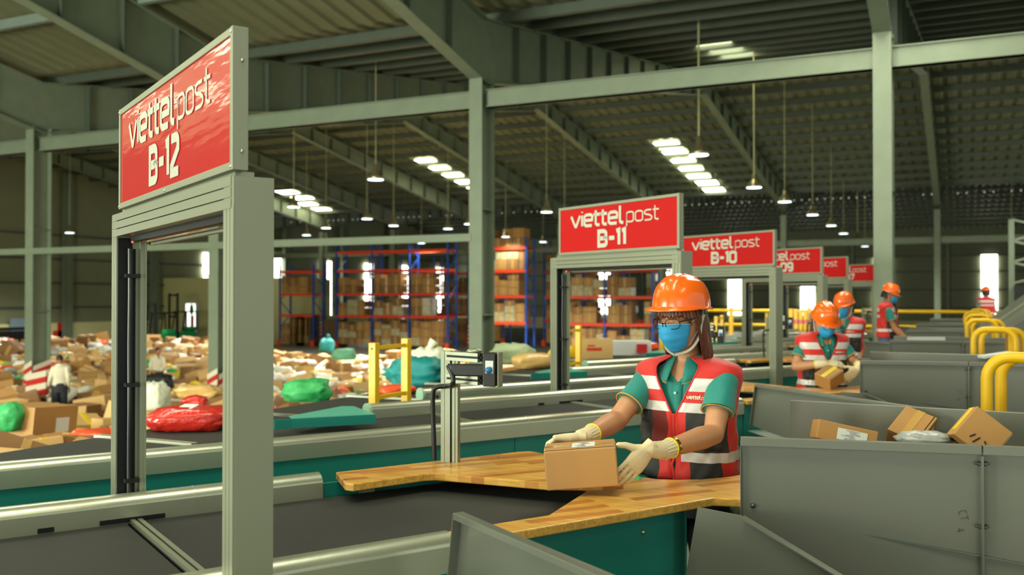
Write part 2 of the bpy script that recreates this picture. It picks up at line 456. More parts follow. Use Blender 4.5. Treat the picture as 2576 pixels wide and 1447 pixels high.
for x in XCOL:
    rafter(x, 17.5, -.95, 1.35, .7, 'deep grey green rafter of the near roof slope above the stations', 'rafters of the near slope')
    rafter(x, 17.5, 35.95, 1.35, .7, RAFT % 'first', 'rafters rising to the far ridge')
    rafter(x, 54.4, 35.95, .95, .6, 'grey green rafter dropping from the far ridge to the second column row', 'rafters dropping from the far ridge')
    rafter(x, 54.4, 72.85, .95, .6, 'distant grey green rafter beyond the second column row', 'rafters beyond the second columns')
def column(x, y, lab, grp, top=VAL - 1.2, band=True):
    t = thing('steel_column', lab, 'column', (x, y, GZ), 0, grp)
    b = MB(); wd, dp = .3, .55
    b.box2((x - wd / 2, y - dp / 2 - .012, GZ), (x + wd / 2, y - dp / 2 + .012, top)); b.box2((x - wd / 2, y + dp / 2 - .012, GZ), (x + wd / 2, y + dp / 2 + .012, top))
    b.box2((x - .01, y - dp / 2, GZ), (x + .01, y + dp / 2, top)); b.box2((x - .25, y - .35, GZ), (x + .25, y + .35, GZ + .03))
    for zz in (1.2, 3.4): b.box2((x - wd / 2, y - dp / 2, zz), (x + wd / 2, y + dp / 2, zz + .02))
    b.build('column_shaft', 'steel_paint', t)
    if band:
        q = MB()
        for k in range(5):
            z0 = GZ + .06 + k * .26
            for (xa, ya, xb, yb) in ((x - wd / 2 - .01, y - dp / 2 - .03, x + wd / 2 + .01, y - dp / 2 - .015), (x + wd / 2 + .005, y - dp / 2, x + wd / 2 + .02, y + dp / 2)):
                hx = abs(xb - xa) > abs(yb - ya)
                for mi, o0 in ((0, 0), (1, .13)):
                    za = z0 + o0; v = []
                    sl = .16
                    if hx: v = [(xa, ya, za), (xb, ya, za + sl), (xb, ya, za + sl + .13), (xa, ya, za + .13)]
                    else: v = [(xb, ya, za), (xb, yb, za + sl), (xb, yb, za + sl + .13), (xb, ya, za + .13)]
                    q.add(v, [(0, 1, 2, 3)], mi)
        q.build('hazard_band', ['hazard_red', 'white_paint'], t)
    return t
cl = {-1.24: 'tall steel column behind the sorting row, right of the hard hats', -9.1: 'tall steel column behind the scanner post in mid hall', -16.2: 'steel column seen through the first gate beside the heap', -22.7: 'steel column at the left rising beside the heap of parcels', 7.0: 'steel column beyond the right end of the sorting row'}
for x in XCOL[:7]: column(x, 17.5, cl.get(x, 'steel column standing left of the heap in the first row'), None if x in cl else 'columns left of the heap')
for x in XCOL: column(x, 54.4, 'distant steel column with red and white striped foot near the racks', 'second row of columns')
for x in XCOL[:7]: column(x, 90.6, 'slim steel column against the far wall', 'far wall columns', VAL - 1.0, False)
for yy in (25, 33, 41, 48, 62, 70, 78): column(XL + .5, yy, 'steel column standing against the left sheet wall', 'left wall columns', roof_z(yy), False)
# tie beams between the columns
def tie(x0, x1, y, z, ht, lab, grp, m='steel_paint'):
    b = MB(); b.box2((x0 + .15, y - .09, z - ht / 2), (x1 - .15, y + .09, z + ht / 2)); b.box2((x0 + .15, y - .14, z + ht / 2 - .02), (x1 - .15, y + .14, z + ht / 2))
    b.box2((x0 + .15, y - .14, z - ht / 2), (x1 - .15, y + .14, z - ht / 2 + .02))
    tag(b.build('tie_beam', m, own=((x0 + x1) / 2, y, z)), lab, 'beam', grp)
XS = sorted(XCOL)
for a, c in zip(XS[:-1], XS[1:]):
    if a > -42: tie(a, c, 17.5, 5.72, .36, 'long grey green tie beam between the first row of columns', 'tie beams of the first column row')
    tie(a, c, 54.4, 4.6, .34, 'distant tie beam between the second row of columns', 'tie beams of the second row')
for y0 in (28, 45):
    pass
b = MB(); b.box2((XL, 17.2, 2.74), (-9.2, 17.3, 2.9)); tag(b.build('crossing_pipe', 'steel_paint'), 'thin pale pipe running level across the hall above the heap', 'pipe')

# daylight seen through the corrugations along the far eaves
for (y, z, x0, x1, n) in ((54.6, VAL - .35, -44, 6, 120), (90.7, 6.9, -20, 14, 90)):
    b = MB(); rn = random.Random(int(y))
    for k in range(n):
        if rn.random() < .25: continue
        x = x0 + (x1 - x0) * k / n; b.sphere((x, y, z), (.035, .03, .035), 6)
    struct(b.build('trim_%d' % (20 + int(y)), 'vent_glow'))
# high bay lamps on long rods
LAMP_W = 2400
def lamp(px, py, lab, d=None, rod=None, grp=None):
    d = d or 3.4 * FPX / (749 - py); p = at(px, py, d)
    top = roof_z(p.y) + .25
    t = thing('high_bay_lamp', lab, 'lamp', (p.x, p.y, p.z), 0, grp)
    b = MB(); b.tube([(p.x, p.y, p.z + .45), (p.x, p.y, top)], .024 if px in (1897, 1758, 2157, 2176) else .013, 6); b.build('rod', 'lamp_rod', t)
    b = MB(); b.lathe([(.05, .42), (.07, .4), (.075, .28), (.12, .22), (.19, .1), (.24, 0), (.235, 0), (.18, .1), (.1, .2), (.02, .22)], (p.x, p.y, p.z), 18); b.build('reflector', 'lamp_alu', t)
    b = MB(); b.lathe([(.01, -.01), (.225, -.01), (.225, .015), (.01, .015)], (p.x, p.y, p.z), 18); b.build('diffuser', 'lamp_glow', t)
    if d < 60:
        l = bpy.data.lights.new('lamp_light', 'SPOT'); l.energy = LAMP_W * (1.0 if d < 36 else 2.3 if d < 50 else .3); l.color = (1, .98, .84); l.spot_size = rad(150); l.spot_blend = .6; l.shadow_soft_size = .22
        o = bpy.data.objects.new('lamp_light', l); COL.objects.link(o); o.parent = t; o.location = (0, 0, -.03)
LA = [(945, 452, 'largest hanging lamp left of the mid column'), (1758, 390, 'nearest hanging lamp above the B-11 sign'), (1897, 472, 'bright hanging lamp on pale rod right of nearest one'),
      (1974, 508, 'hanging lamp above the B-10 sign corner'), (2044, 541, 'small hanging lamp above the B-09 sign'), (2091, 568, 'small hanging lamp above the B-08 sign'), (2122, 588, 'tiny hanging lamp just above the B-08 sign edge'),
      (739, 521, 'hanging lamp in front of the left bright skylight'), (923, 551, 'hanging lamp below the largest left lamp'), (771, 592, 'small hanging lamp near the first rack window'),
      (1127, 576, 'hanging lamp just left of the mid column'), (1375, 534, 'hanging lamp left of the B-11 sign'), (1272, 596, 'lamp hanging low right of the mid column'), (1366, 609, 'lowest small lamp beside the B-11 sign edge'),
      (175, 586, 'lone hanging lamp over the heap at far left'), (440, 594, 'hanging lamp seen through the first gate'), (533, 568, 'lamp partly hidden by the first gate header'), (1060, 612, 'tiny lamp over the racks'), (2157, 604, 'left one of two small lamps on pale rods'), (2176, 620, 'right lower one of two lamps on pale rods'), (2545, 596, 'lamp near the right edge machinery')]
for px, py, lab in LA: lamp(px, py, lab)
for px, d in ((-500, 16), (-250, 30), (-60, 46), (820, 46), (990, 44.5), (1180, 43.5), (1420, 42.5), (2900, 20)): lamp(px, 749 - 3.4 * FPX / d, 'extra hanging lamp added to brighten the hall', d, grp='extra lamps added for light')  # extra lamps, added to brighten the heap and the racks

# office block, forklifts and notices by the left wall
t = thing('office_room', 'cream office room with a bright window behind the forklifts', 'building', (-44, 47.0, GZ))
p0 = at(440, 700, 66); p1 = at(562, 700, 66)
b = MB(); b.box2((p0.x - 2, p0.y, GZ), (p1.x + 4.0, p1.y + 7, 2.95)); b.build('office_wall', 'office_wall', t)
c = at(482, 808, 66)
yy = min(p0.y, p1.y) - .05
c = EYE + (at(482, 808, 1) - EYE) * ((yy - 0) / (at(482, 808, 1) - EYE).y)
b = MB(); b.box2((c.x - .62, yy - .06, c.z - 1.5), (c.x + .62, yy, c.z + 1.35)); wf = b.build('window_frame', 'paper', t)
b = MB(); b.box2((c.x - .45, yy - .09, c.z - 1.3), (c.x + .40, yy - .06, c.z + 1.2)); b.build('window_pane', 'window_dim', wf)
b = MB(); b.box2((c.x + .02, yy - .12, c.z - .8), (c.x + .3, yy - .09, c.z + .4)); b.build('red_plant_pot', 'tape_red', wf); b = MB(); b.sphere((c.x + .15, yy - .15, c.z + .8), (.2, .06, .4), 10); b.build('plant_leaves', 'sack_green', wf)
def forklift(px, d, s, lab):
    p = at(px, 850, d); x, y = p.x, p.y
    t = thing('forklift', lab, 'forklift', (x, y, GZ), .4)
    b = MB()
    for sx in (-.35, .35): b.box2((x + sx - .06, y - .05, GZ), (x + sx + .06, y + .05, GZ + 2.9 * s))
    for zz in (.6, 1.6, 2.75): b.box2((x - .35, y - .03, GZ + zz * s), (x + .35, y + .03, GZ + (zz + .1) * s))
    b.build('mast', 'black_plastic', t)
    b = MB(); b.box2((x - .38, y + .2, GZ + .3), (x + .38, y + 1.7, GZ + 1.0)); b.box2((x - .34, y + 1.0, GZ + 1.0), (x + .34, y + 1.7, GZ + 1.3)); b.build('chassis', 'forklift_green', t, bevel=.08)
    b = MB()
    for sx in (-.45, .45):
        for sy in (.35, 1.6): b.beam((x + sx, y + sy, GZ + 1.1), (x + sx, y + sy * .8 + .3, GZ + 2.3), .07, .07)
    b.box2((x - .45, y + .4, GZ + 2.25), (x + .45, y + 1.7, GZ + 2.33)); b.build('overhead_guard', 'black_plastic', t)
    for sx in (-.5, .5):
        for sy in (.45, 1.6):
            b = MB(); b.tube([(x + sx - .1, y + sy, GZ + .3), (x + sx + .1, y + sy, GZ + .3)], .3, 16); b.build('wheel', 'black_plastic', t)
    b = MB()
    for sx in (-.25, .25): b.box2((x + sx - .06, y - 1.1, GZ + .25), (x + sx + .06, y, GZ + .3))
    b.build('fork', 'steel_dark', t)
forklift(378, 55, 1.0, 'left of two forklifts parked behind the heap')
forklift(436, 60.5, 1.2, 'right forklift with taller mast beside the office window')
for (px, py, wd, ht, m, lab) in ((163, 830, .6, .9, 'red_paint', 'tall red notice on the cream wall'), (149, 842, .5, .5, 'tape_red', 'small orange red notice beside the tall notice'), (137, 872, 1.4, .8, 'red_paint', 'wide dark red board low on the cream wall')):
    d = at(px, py, 1) - EYE; p = EYE + d * ((XL + .32) / d.x)
    b = MB(); b.box((p.x, p.y, p.z), (.05, wd * 1.7, ht)); tag(b.build('wall_notice', m), lab, 'notice')
d = at(20, 868, 1) - EYE; p = EYE + d * ((XL + .4) / d.x)
b = MB(); b.box((p.x, p.y, p.z), (.15, 3.4, 1.6)); b.box((p.x + .02, p.y, p.z + .95), (.2, 3.8, .16)); tag(b.build('dark_cabinet', 'black_plastic'), 'dark wide cabinet against the cream wall at far left', 'cabinet')
d = at(56, 843, 1) - EYE; p = EYE + d * ((XL + .4) / d.x)
b = MB(); b.box((p.x, p.y, p.z - .2), (.1, 1.6, 2.4)); struct(b.build('door_1', 'door_grey_blue'))
# a striped low barrier by the left column
p = at(95, 975, 23.5); b = MB()
for k in range(4):
    z0 = -.78 - .02 * k
    b.add([(p.x - .45 + j * .75, p.y, p.z - .3 + k * .15 + j * .14 + h * .15) for j, h in ((0, 0), (1, 0), (1, 1), (0, 1))], [(0, 1, 2, 3)], k % 2); b.add([(p.x - .45 + j * .75, p.y + .06, p.z - .3 + k * .15 + j * .14 + h * .15) for j, h in ((0, 0), (1, 0), (1, 1), (0, 1))], [(3, 2, 1, 0)], k % 2)
tag(b.build('striped_barrier', ['hazard_red', 'white_paint']), 'red and white striped low barrier behind the left column foot', 'barrier')

# ---------------------------------------------------------------- pallet racks with cartons
random.seed(11)
proto_c = {}
def rack_carton(loc, s, m, lab, grp, rz=0):
    key = m
    if key not in proto_c:
        b = MB(); b.box((0, 0, .5), (1, 1, 1)); b.box((0, -.503, .5), (.14, .01, .98), mi=1)
        proto_c[key] = b.mesh('stacked_carton', [m, 'tape'])
    o = bpy.data.objects.new('stacked_carton', proto_c[key]); COL.objects.link(o)
    o.location = loc; o.scale = s; o.rotation_euler = (0, 0, rz); tag(o, lab, 'box', grp)
rest = MB(); ncart = 0
SLITS = (690, 818, 925, 1017, 1104, 1522, 1600)
def rack(x0, nb, y, levels, tops, lab, region, wrap=.15, limit=300, full=9):
    global ncart
    t = thing('pallet_rack', lab, 'rack', (x0, y, GZ)); bw = 2.75; dp = 1.1
    for i in range(nb + 1):
        x = x0 + i * bw; b = MB()
        for yy in (y, y + dp): b.box2((x - .05, yy - .05, GZ), (x + .05, yy + .05, GZ + tops))
        z = GZ + .3; s = 0
        while z < GZ + tops - 1.0:
            b.beam((x, y if s else y + dp, z), (x, y + dp if s else y, z + .9), .05, .04); z += .9; s ^= 1
        b.build('upright_frame', 'rack_blue', t)
        b = MB(); b.box2((x - .12, y - .16, GZ), (x + .12, y - .04, GZ + .4)); b.build('foot_guard', 'rack_orange', t)
    for lz in levels:
        for i in range(nb):
            for yy in (y, y + dp):
                b = MB(); b.box2((x0 + i * bw + .05, yy - .03, GZ + lz - .08), (x0 + (i + 1) * bw - .05, yy + .03, GZ + lz + .08)); b.build('load_beam', 'rack_orange', t)
    for li, lz in enumerate([0] + list(levels)):
        top = (list(levels) + [tops + .6])[li] if li < len(levels) else lz + 1.35
        for i in range(nb):
            if li >= full or random.random() < .03: continue
            x = x0 + i * bw + .14
            while x < x0 + (i + 1) * bw - .5:
                wd = random.uniform(.5, .85); wd = min(wd, x0 + (i + 1) * bw - .1 - x)
                z = GZ + lz + .1 + (.12 if lz == 0 else 0)
                vx = Vector((x + wd / 2, y, 0)); pxc = 1288 + FPX * vx.dot(Rt) / vx.dot(Vector((Fw.x, Fw.y, 0)))
                if li > 0 and any(abs(pxc - q) < 15 for q in SLITS): x += wd; continue
                hmax = GZ + top - .2 - random.choice((0, 0, 0, .3)); 
                while z < hmax - .25:
                    h = min(random.uniform(.4, .62), hmax - z)
                    m = random.choice(('carton', 'carton_dark', 'carton_dark', 'carton', 'stretch_wrap' if random.random() < wrap * 3 else 'carton'))
                    if ncart < limit:
                        rack_carton((x + wd / 2, y + .4, z), (wd - .03, .8, h - .02), m, '%s on the %s of the %s' % ({'carton': 'brown taped carton', 'carton_dark': 'dark brown carton', 'carton_light': 'pale carton', 'stretch_wrap': 'glossy shrink-wrapped carton'}[m], ('floor level', 'second level', 'third level', 'top level', 'top level')[li], region), 'cartons %s' % region)
                        ncart += 1
                    else: rest.box((x + wd / 2, y + .4, z + h / 2), (wd - .03, .8, h - .02), mi=('carton', 'carton_dark', 'carton_light', 'stretch_wrap').index(m))
                    z += h
                x += wd
rack(-41.2, 1, 50.0, (2.0, 3.4, 4.9), 5.4, 'short blue and orange rack left of the mid hall racks', 'leftmost rack', full=3)
rack(-36.6, 3, 50.0, (2.0, 3.4, 4.9, 6.1), 6.9, 'three bay blue and orange rack left of the mid column', 'rack left of the mid column', .3, full=3)
rack(-24.9, 1, 48.0, (1.75, 3.25, 4.7, 6.0), 6.6, 'blue and orange rack with shrink wrapped loads right of the mid column', 'rack right of the mid column', .6)
rack(-20.6, 2, 49.0, (1.7, 3.2), 4.6, 'low rack seen through the B-11 gate', 'rack behind the B-11 gate', .6)
rack(-39.5, 4, 58.0, (2.0, 3.4, 4.9), 6.6, 'rear blue and orange rack behind the three bay rack', 'rear rack', .3, full=3)
rack(-25.0, 3, 57.0, (1.7, 3.2, 4.9), 7.0, 'rear rack with shrink wrapped loads behind the right rack', 'rear right rack', .7)
if rest.F: tag(rest.build('stacked_cartons_behind', ['carton', 'carton_dark', 'carton_light', 'stretch_wrap']), 'rows of brown cartons deep in the rear racks', 'boxes', kind='stuff')
# stacks of empty pallets beside the left rack
for (px, n) in ((760, 14), (775, 13), (845, 12)):
    d = at(px, 860, 1) - EYE; p = EYE + d * (50.5 / d.y)
    for k in range(n):
        b = MB(); z = GZ + k * .15
        for j in range(5): b.box((p.x - .5 + j * .25, p.y, z + .13), (.12, 1.0, .02))
        for j in (-.5, 0, .5): b.box((p.x, p.y + j * .9, z + .06), (1.15, .1, .11))
        tag(b.build('wooden_pallet', 'pallet_wood'), 'dark wooden pallet in the stack %s' % ('beside the leftmost rack', 'second from the leftmost rack', 'in front of the three bay rack')[(760, 775, 845).index(px)], 'pallet', 'stacked pallets by the racks')
# ================================================================ sorting stations
OFF = [(0, 0), (-.02, 4.19), (-.06, 7.85), (-.065, 11.38), (-.08, 14.61), (.03, 18.54)]
NUM = ['12', '11', '10', '09', '08', '07']
# ---- stroke lettering, drawn as flat ribbons in the letter plane (x along the line, y up)
def rrp(x0, y0, x1, y1, r, a0=0, a1=360, n=6):
    """points of a rounded rectangle, starting at the middle right and going anticlockwise"""
    cs = [(x1 - r, y1 - r, 0), (x0 + r, y1 - r, 90), (x0 + r, y0 + r, 180), (x1 - r, y0 + r, 270)]
    P = [(x1, (y0 + y1) / 2)]
    for cx, cy, a in cs:
        for i in range(n + 1):
            t = rad(a + 90 * i / n); P.append((cx + r * cos(t), cy + r * sin(t)))
    P.append(P[0]); return P
def arc(cx, cy, r, a0, a1, n=6): return [(cx + r * cos(rad(a0 + (a1 - a0) * i / n)), cy + r * sin(rad(a0 + (a1 - a0) * i / n))) for i in range(n + 1)]
def glyph(ch):
    if ch == 'v': return [[(0, 1), (.33, .03), (.41, .03), (.74, 1)]], .86
    if ch == 'i': return [[(.05, 0), (.05, 1)], [(.05, 1.24), (.05, 1.34)]], .22
    if ch == 'e':
        return [[(.04, .5), (.64, .5), (.66, .75)] + arc(.44, .78, .22, 0, 90) + arc(.24, .78, .22, 90, 180) + arc(.24, .22, .22, 180, 270) + [(.62, 0)]], .82
    if ch == 't': return [[(.12, 1.34), (.12, .2)] + arc(.3, .18, .18, 180, 270) + [(.42, 0)], [(-.06, .96), (.44, .96)]], .56
    if ch == 'l': return [[(.05, 1.5), (.05, .2)] + arc(.23, .18, .18, 180, 270) + [(.3, 0)]], .44
    if ch == 'p': return [[(.03, -.42), (.03, .94)], rrp(.03, 0, .62, .97, .2)], .8
    if ch == 'o': return [rrp(0, 0, .62, .97, .22)], .8
    if ch == 's': return [[(.54, .97), (.18, .97)] + arc(.18, .76, .2, 95, 250, 8) + [(.42, .48)] + arc(.38, .22, .22, 75, -90, 8) + [(0, 0)]], .74
    if ch == 'B': return [[(.0, 0), (.0, 1.2), (.42, 1.2)] + arc(.45, .98, .2, 80, 0) + [(.65, .8)] + arc(.5, .74, .14, 0, -60) + arc(.5, .46, .17, 60, 0) + [(.68, .26)] + arc(.46, .22, .22, 0, -90) + [(0, 0)], [(.05, .6), (.5, .6)]], .92
    if ch == '-': return [[(.0, .58), (.46, .58)]], .66
    if ch == '1': return [[(-.02, 1.12), (.2, 1.2), (.2, 0)]], .48
    if ch == '2': return [[(.02, 1.2)] + arc(.42, 1.0, .2, 90, 0) + [(.62, .8), (.04, .22), (.04, 0), (.66, 0)]], .86
    if ch == '0': return [rrp(0, 0, .64, 1.2, .18)], .9
    if ch == '9': return [[(.1, 0), (.44, 0)] + arc(.44, .2, .2, -90, 0) + [(.64, 1.0)] + arc(.44, 1.0, .2, 0, 90) + arc(.2, 1.0, .2, 90, 180) + [(0, .75)] + arc(.2, .72, .2, 180, 270) + [(.6, .52)]], .88
    if ch == '8': return [rrp(0, 0, .64, .6, .15), rrp(.03, .6, .61, 1.2, .15)], .9
    if ch == '7': return [[(0, 1.2), (.62, 1.2), (.24, 0)]], .82
    if ch in 'CT4': return {'C': [[(.5, 1), (.1, 1), (0, .5), (.1, 0), (.5, 0)]], 'T': [[(0, 1), (.6, 1)], [(.3, 1), (.3, 0)]], '4': [[(.4, 0), (.4, 1.1), (0, .4), (.6, .4)]]}[ch], .75
    return [], .4
def letters(b, text, org, xd, yd, size, wd, mi=0, h=.0012, out=None, fn=None, sy=None):
    """lay the text down with ribbons of width wd; returns its advance"""
    x = 0; nrm = Vector(xd).cross(Vector(yd)).normalized() if out is None else out
    org = Vector(org); xd = Vector(xd); yd = Vector(yd)
    P = fn or (lambda a, c, o: org + xd * a + yd * c + nrm * o)
    for ch in text:
        if ch == ' ': x += .3 * size; continue
        st, adv = glyph(ch)
        for pl in st:
            pts = [(x + p[0] * size, p[1] * (sy or size)) for p in pl]
            q = [pts[0]]
            for p in pts[1:]:
                if (p[0] - q[-1][0]) ** 2 + (p[1] - q[-1][1]) ** 2 > 1e-9: q.append(p)
            pts = q; L = []; R = []; n = len(pts); hw = wd / 2
            closed = n > 3 and (pts[0][0] - pts[-1][0]) ** 2 + (pts[0][1] - pts[-1][1]) ** 2 < 1e-9
            for i, p in enumerate(pts):
                a = pts[i - 1] if i else (pts[-2] if closed else None); c = pts[i + 1] if i < n - 1 else (pts[1] if closed else None)
                t1 = Vector((p[0] - a[0], p[1] - a[1])).normalized() if a else None
                t2 = Vector((c[0] - p[0], c[1] - p[1])).normalized() if c else None
                t = (t1 + t2).normalized() if t1 and t2 and (t1 + t2).length > 1e-6 else (t1 or t2)
                k = 1 / max(.45, t.dot(t1 or t2)); nn = Vector((-t.y, t.x)) * hw * k
                L.append((p[0] + nn.x, p[1] + nn.y)); R.append((p[0] - nn.x, p[1] - nn.y))
            v = []; f = []
            for i in range(n): v += [P(L[i][0], L[i][1], h), P(R[i][0], R[i][1], h)]
            for i in range(n - 1): f.append((2 * i, 2 * i + 1, 2 * i + 3, 2 * i + 2))
            b.add(v, f, mi)
        x += adv * size
    return x
def text_width(t, s): return sum((.3 if c == ' ' else glyph(c)[1]) * s for c in t) 

# ---- scanning gates with their red signs; first station, in conveyor axes
U0 = .75
def grooved(b, u0, v0, v1, z0, z1, horiz, n=3, dep=.10, g=.0035):
    if horiz:
        h = (z1 - z0 - g * (n - 1)) / n
        for k in range(n): b.box(W(u0 + dep / 2, (v0 + v1) / 2, z0 + h / 2 + k * (h + g)), (dep, v1 - v0, h), YU)
        b.box(W(u0 + dep / 2 + .003, (v0 + v1) / 2, (z0 + z1) / 2), (dep - .012, v1 - v0 - .004, z1 - z0 - .004), YU, mi=1)
    else:
        h = (v1 - v0 - g * (n - 1)) / n
        for k in range(n): b.box(W(u0 + dep / 2, v0 + h / 2 + k * (h + g), (z0 + z1) / 2), (dep, h, z1 - z0), YU)
        b.box(W(u0 + dep / 2 + .003, (v0 + v1) / 2, (z0 + z1) / 2), (dep - .012, v1 - v0 - .004, z1 - z0 - .004), YU, mi=1)
def make_gate(i):
    dx, dy = OFF[i]
    lab = {0: 'nearest aluminium scanning gate with red B-12 sign at the left', 1: 'aluminium scanning gate with red B-11 sign behind the seated row worker', 2: 'aluminium scanning gate carrying the red B-10 sign', 3: 'aluminium gate with partly hidden red B-09 sign', 4: 'aluminium gate with red B-08 sign far down the row', 5: 'farthest aluminium gate with small red B-07 sign'}[i]
    if i == 1: lab = 'aluminium scanning gate with red B-11 sign behind the nearest worker'
    t = thing('scanning_gate', lab, 'gate', W(U0 + .05, 3.04, 0))
    b = MB(); grooved(b, U0, 2.33, 2.41, 0, 1.8, False, 3, .098); b.box(W(U0 + .055, 2.329, .9375), (.098, .004, 1.875), YU); b.box(W(U0+.05, 2.37, 1.835), (.098, .08, .08), YU); b.build('gate_post', ['alu_side', 'groove'], t)
    b = MB(); grooved(b, U0, 3.67, 3.75, 0, 1.875, False, 3, .098); b.box(W(U0 + .052, 3.67, .9), (.03, .004, 1.7), YU, mi=1); b.build('gate_post', ['alu', 'groove'], t)
    b = MB(); grooved(b, U0 - .002, 2.345, 3.735, 1.795, 1.877, True, 3, .1); b.box(W(U0 + .049, 3.04, 1.886), (.05, 1.30, .018), YU); hd = b.build('header_beam', ['alu', 'groove'], t)
    # cable running up the inside of the far post, with clips
    b = MB(); b.tube([W(U0 + .045, 3.652 + .003 * sin(k * 1.3), .05 + k * .085) for k in range(21)], .0105, 8); cb = b.build('cable', 'rubber_cable', t)
    for z in (.9, 1.25, 1.65):
        b = MB(); b.box(W(U0 + .05, 3.645, z), (.05, .04, .014), YU); b.build('cable_clip', 'black_plastic', cb)
    b = MB(); b.box(W(U0 + .088, 3.655, 1.28), (.022, .03, 1.0), YU); b.box(W(U0 + .096, 3.655, .9), (.004, .05, 1.78), YU); b.box(W(U0 + .03, 3.668, .9), (.05, .004, 1.78), YU, mi=1); b.build('light_curtain', ['alu', 'groove'], t)
    b = MB(); b.box(W(U0 + .075, 3.04, 1.785), (.06, 1.22, .018), YU); b.box(W(U0 + .075, 3.04, 1.775), (.028, 1.16, .006), YU, mi=1); b.box(W(U0 + .12, 3.04, 1.78), (.02, 1.22, .03), YU, mi=2); b.build('scanner_bar', ['black_plastic', 'sensor_glass', 'alu'], t)
    b = MB(); b.sphere(W(U0 + .04, 3.6, 1.772), (.004,) * 3, 8); b.build('indicator_light', 'led_red', t)
    # sign box
    b = MB(); z0, z1, v0, v1, fr = 1.893, 2.255, 2.345, 3.645, .02; us = U0 + .002; dp = .04
    b.box(W(us + dp / 2, (v0 + v1) / 2, z1 - fr / 2), (dp, v1 - v0, fr), YU); b.box(W(us + dp / 2, (v0 + v1) / 2, z0 + fr / 2), (dp, v1 - v0, fr), YU)
    for v in (v0 + fr / 2 - .0008, v1 - fr / 2 + .0008): b.box(W(us + dp / 2, v, (z0 + z1) / 2), (dp + .0016, fr, z1 - z0 + .0016), YU)
    sg = b.build('sign_frame', 'alu_side', t, bevel=.0015)
    b = MB(); b.box(W(us + dp / 2 + .001, (v0 + v1) / 2, (z0 + z1) / 2), (dp - .006, v1 - v0 - 2 * fr, z1 - z0 - 2 * fr), YU); b.build('sign_panel', 'sign_red', sg)
    b = MB()
    for v in (v0 + .009, (v0 + v1) / 2, v1 - .009):
        for z in (z0 + .008, z1 - .012):
            if abs(v - (v0 + v1) / 2) < .1 and z > 2.1: continue
            b.sphere(W(us - .0005, v, z), (.004, .004, .0045), 10)
    for z in (1.94, 2.17): b.sphere(W(us + .024, v0 - .001, z), (.005, .005, .005), 10)
    b.build('screw', 'screw', sg)
    o = us + .003; xh = .083; b = MB(); yd = Z3; xd = -V3; nv = -U3
    org = W(o, v1 - .155, 2.100)
    x = letters(b, 'viettel', org, xd, yd, .143, .0225, out=nv, sy=.080)
    letters(b, 'post', org + xd * (x + .012), xd, yd, .118, .0115, out=nv, sy=.070); b.build('lettering', 'sign_white', sg, label='white %s lettering' % 'two-weight')
    b = MB(); s = .132; wdt = text_width('B-' + NUM[i], s)
    letters(b, 'B-' + NUM[i], W(o, 3.02 + wdt / 2 - .02, 1.947), xd, yd, s * .95, .030, out=nv, sy=.086); b.build('station_number', 'sign_white', sg)
    t.location = t.location + Vector((dx, dy, 0))
    return t
GATES = [make_gate(i) for i in range(6)]

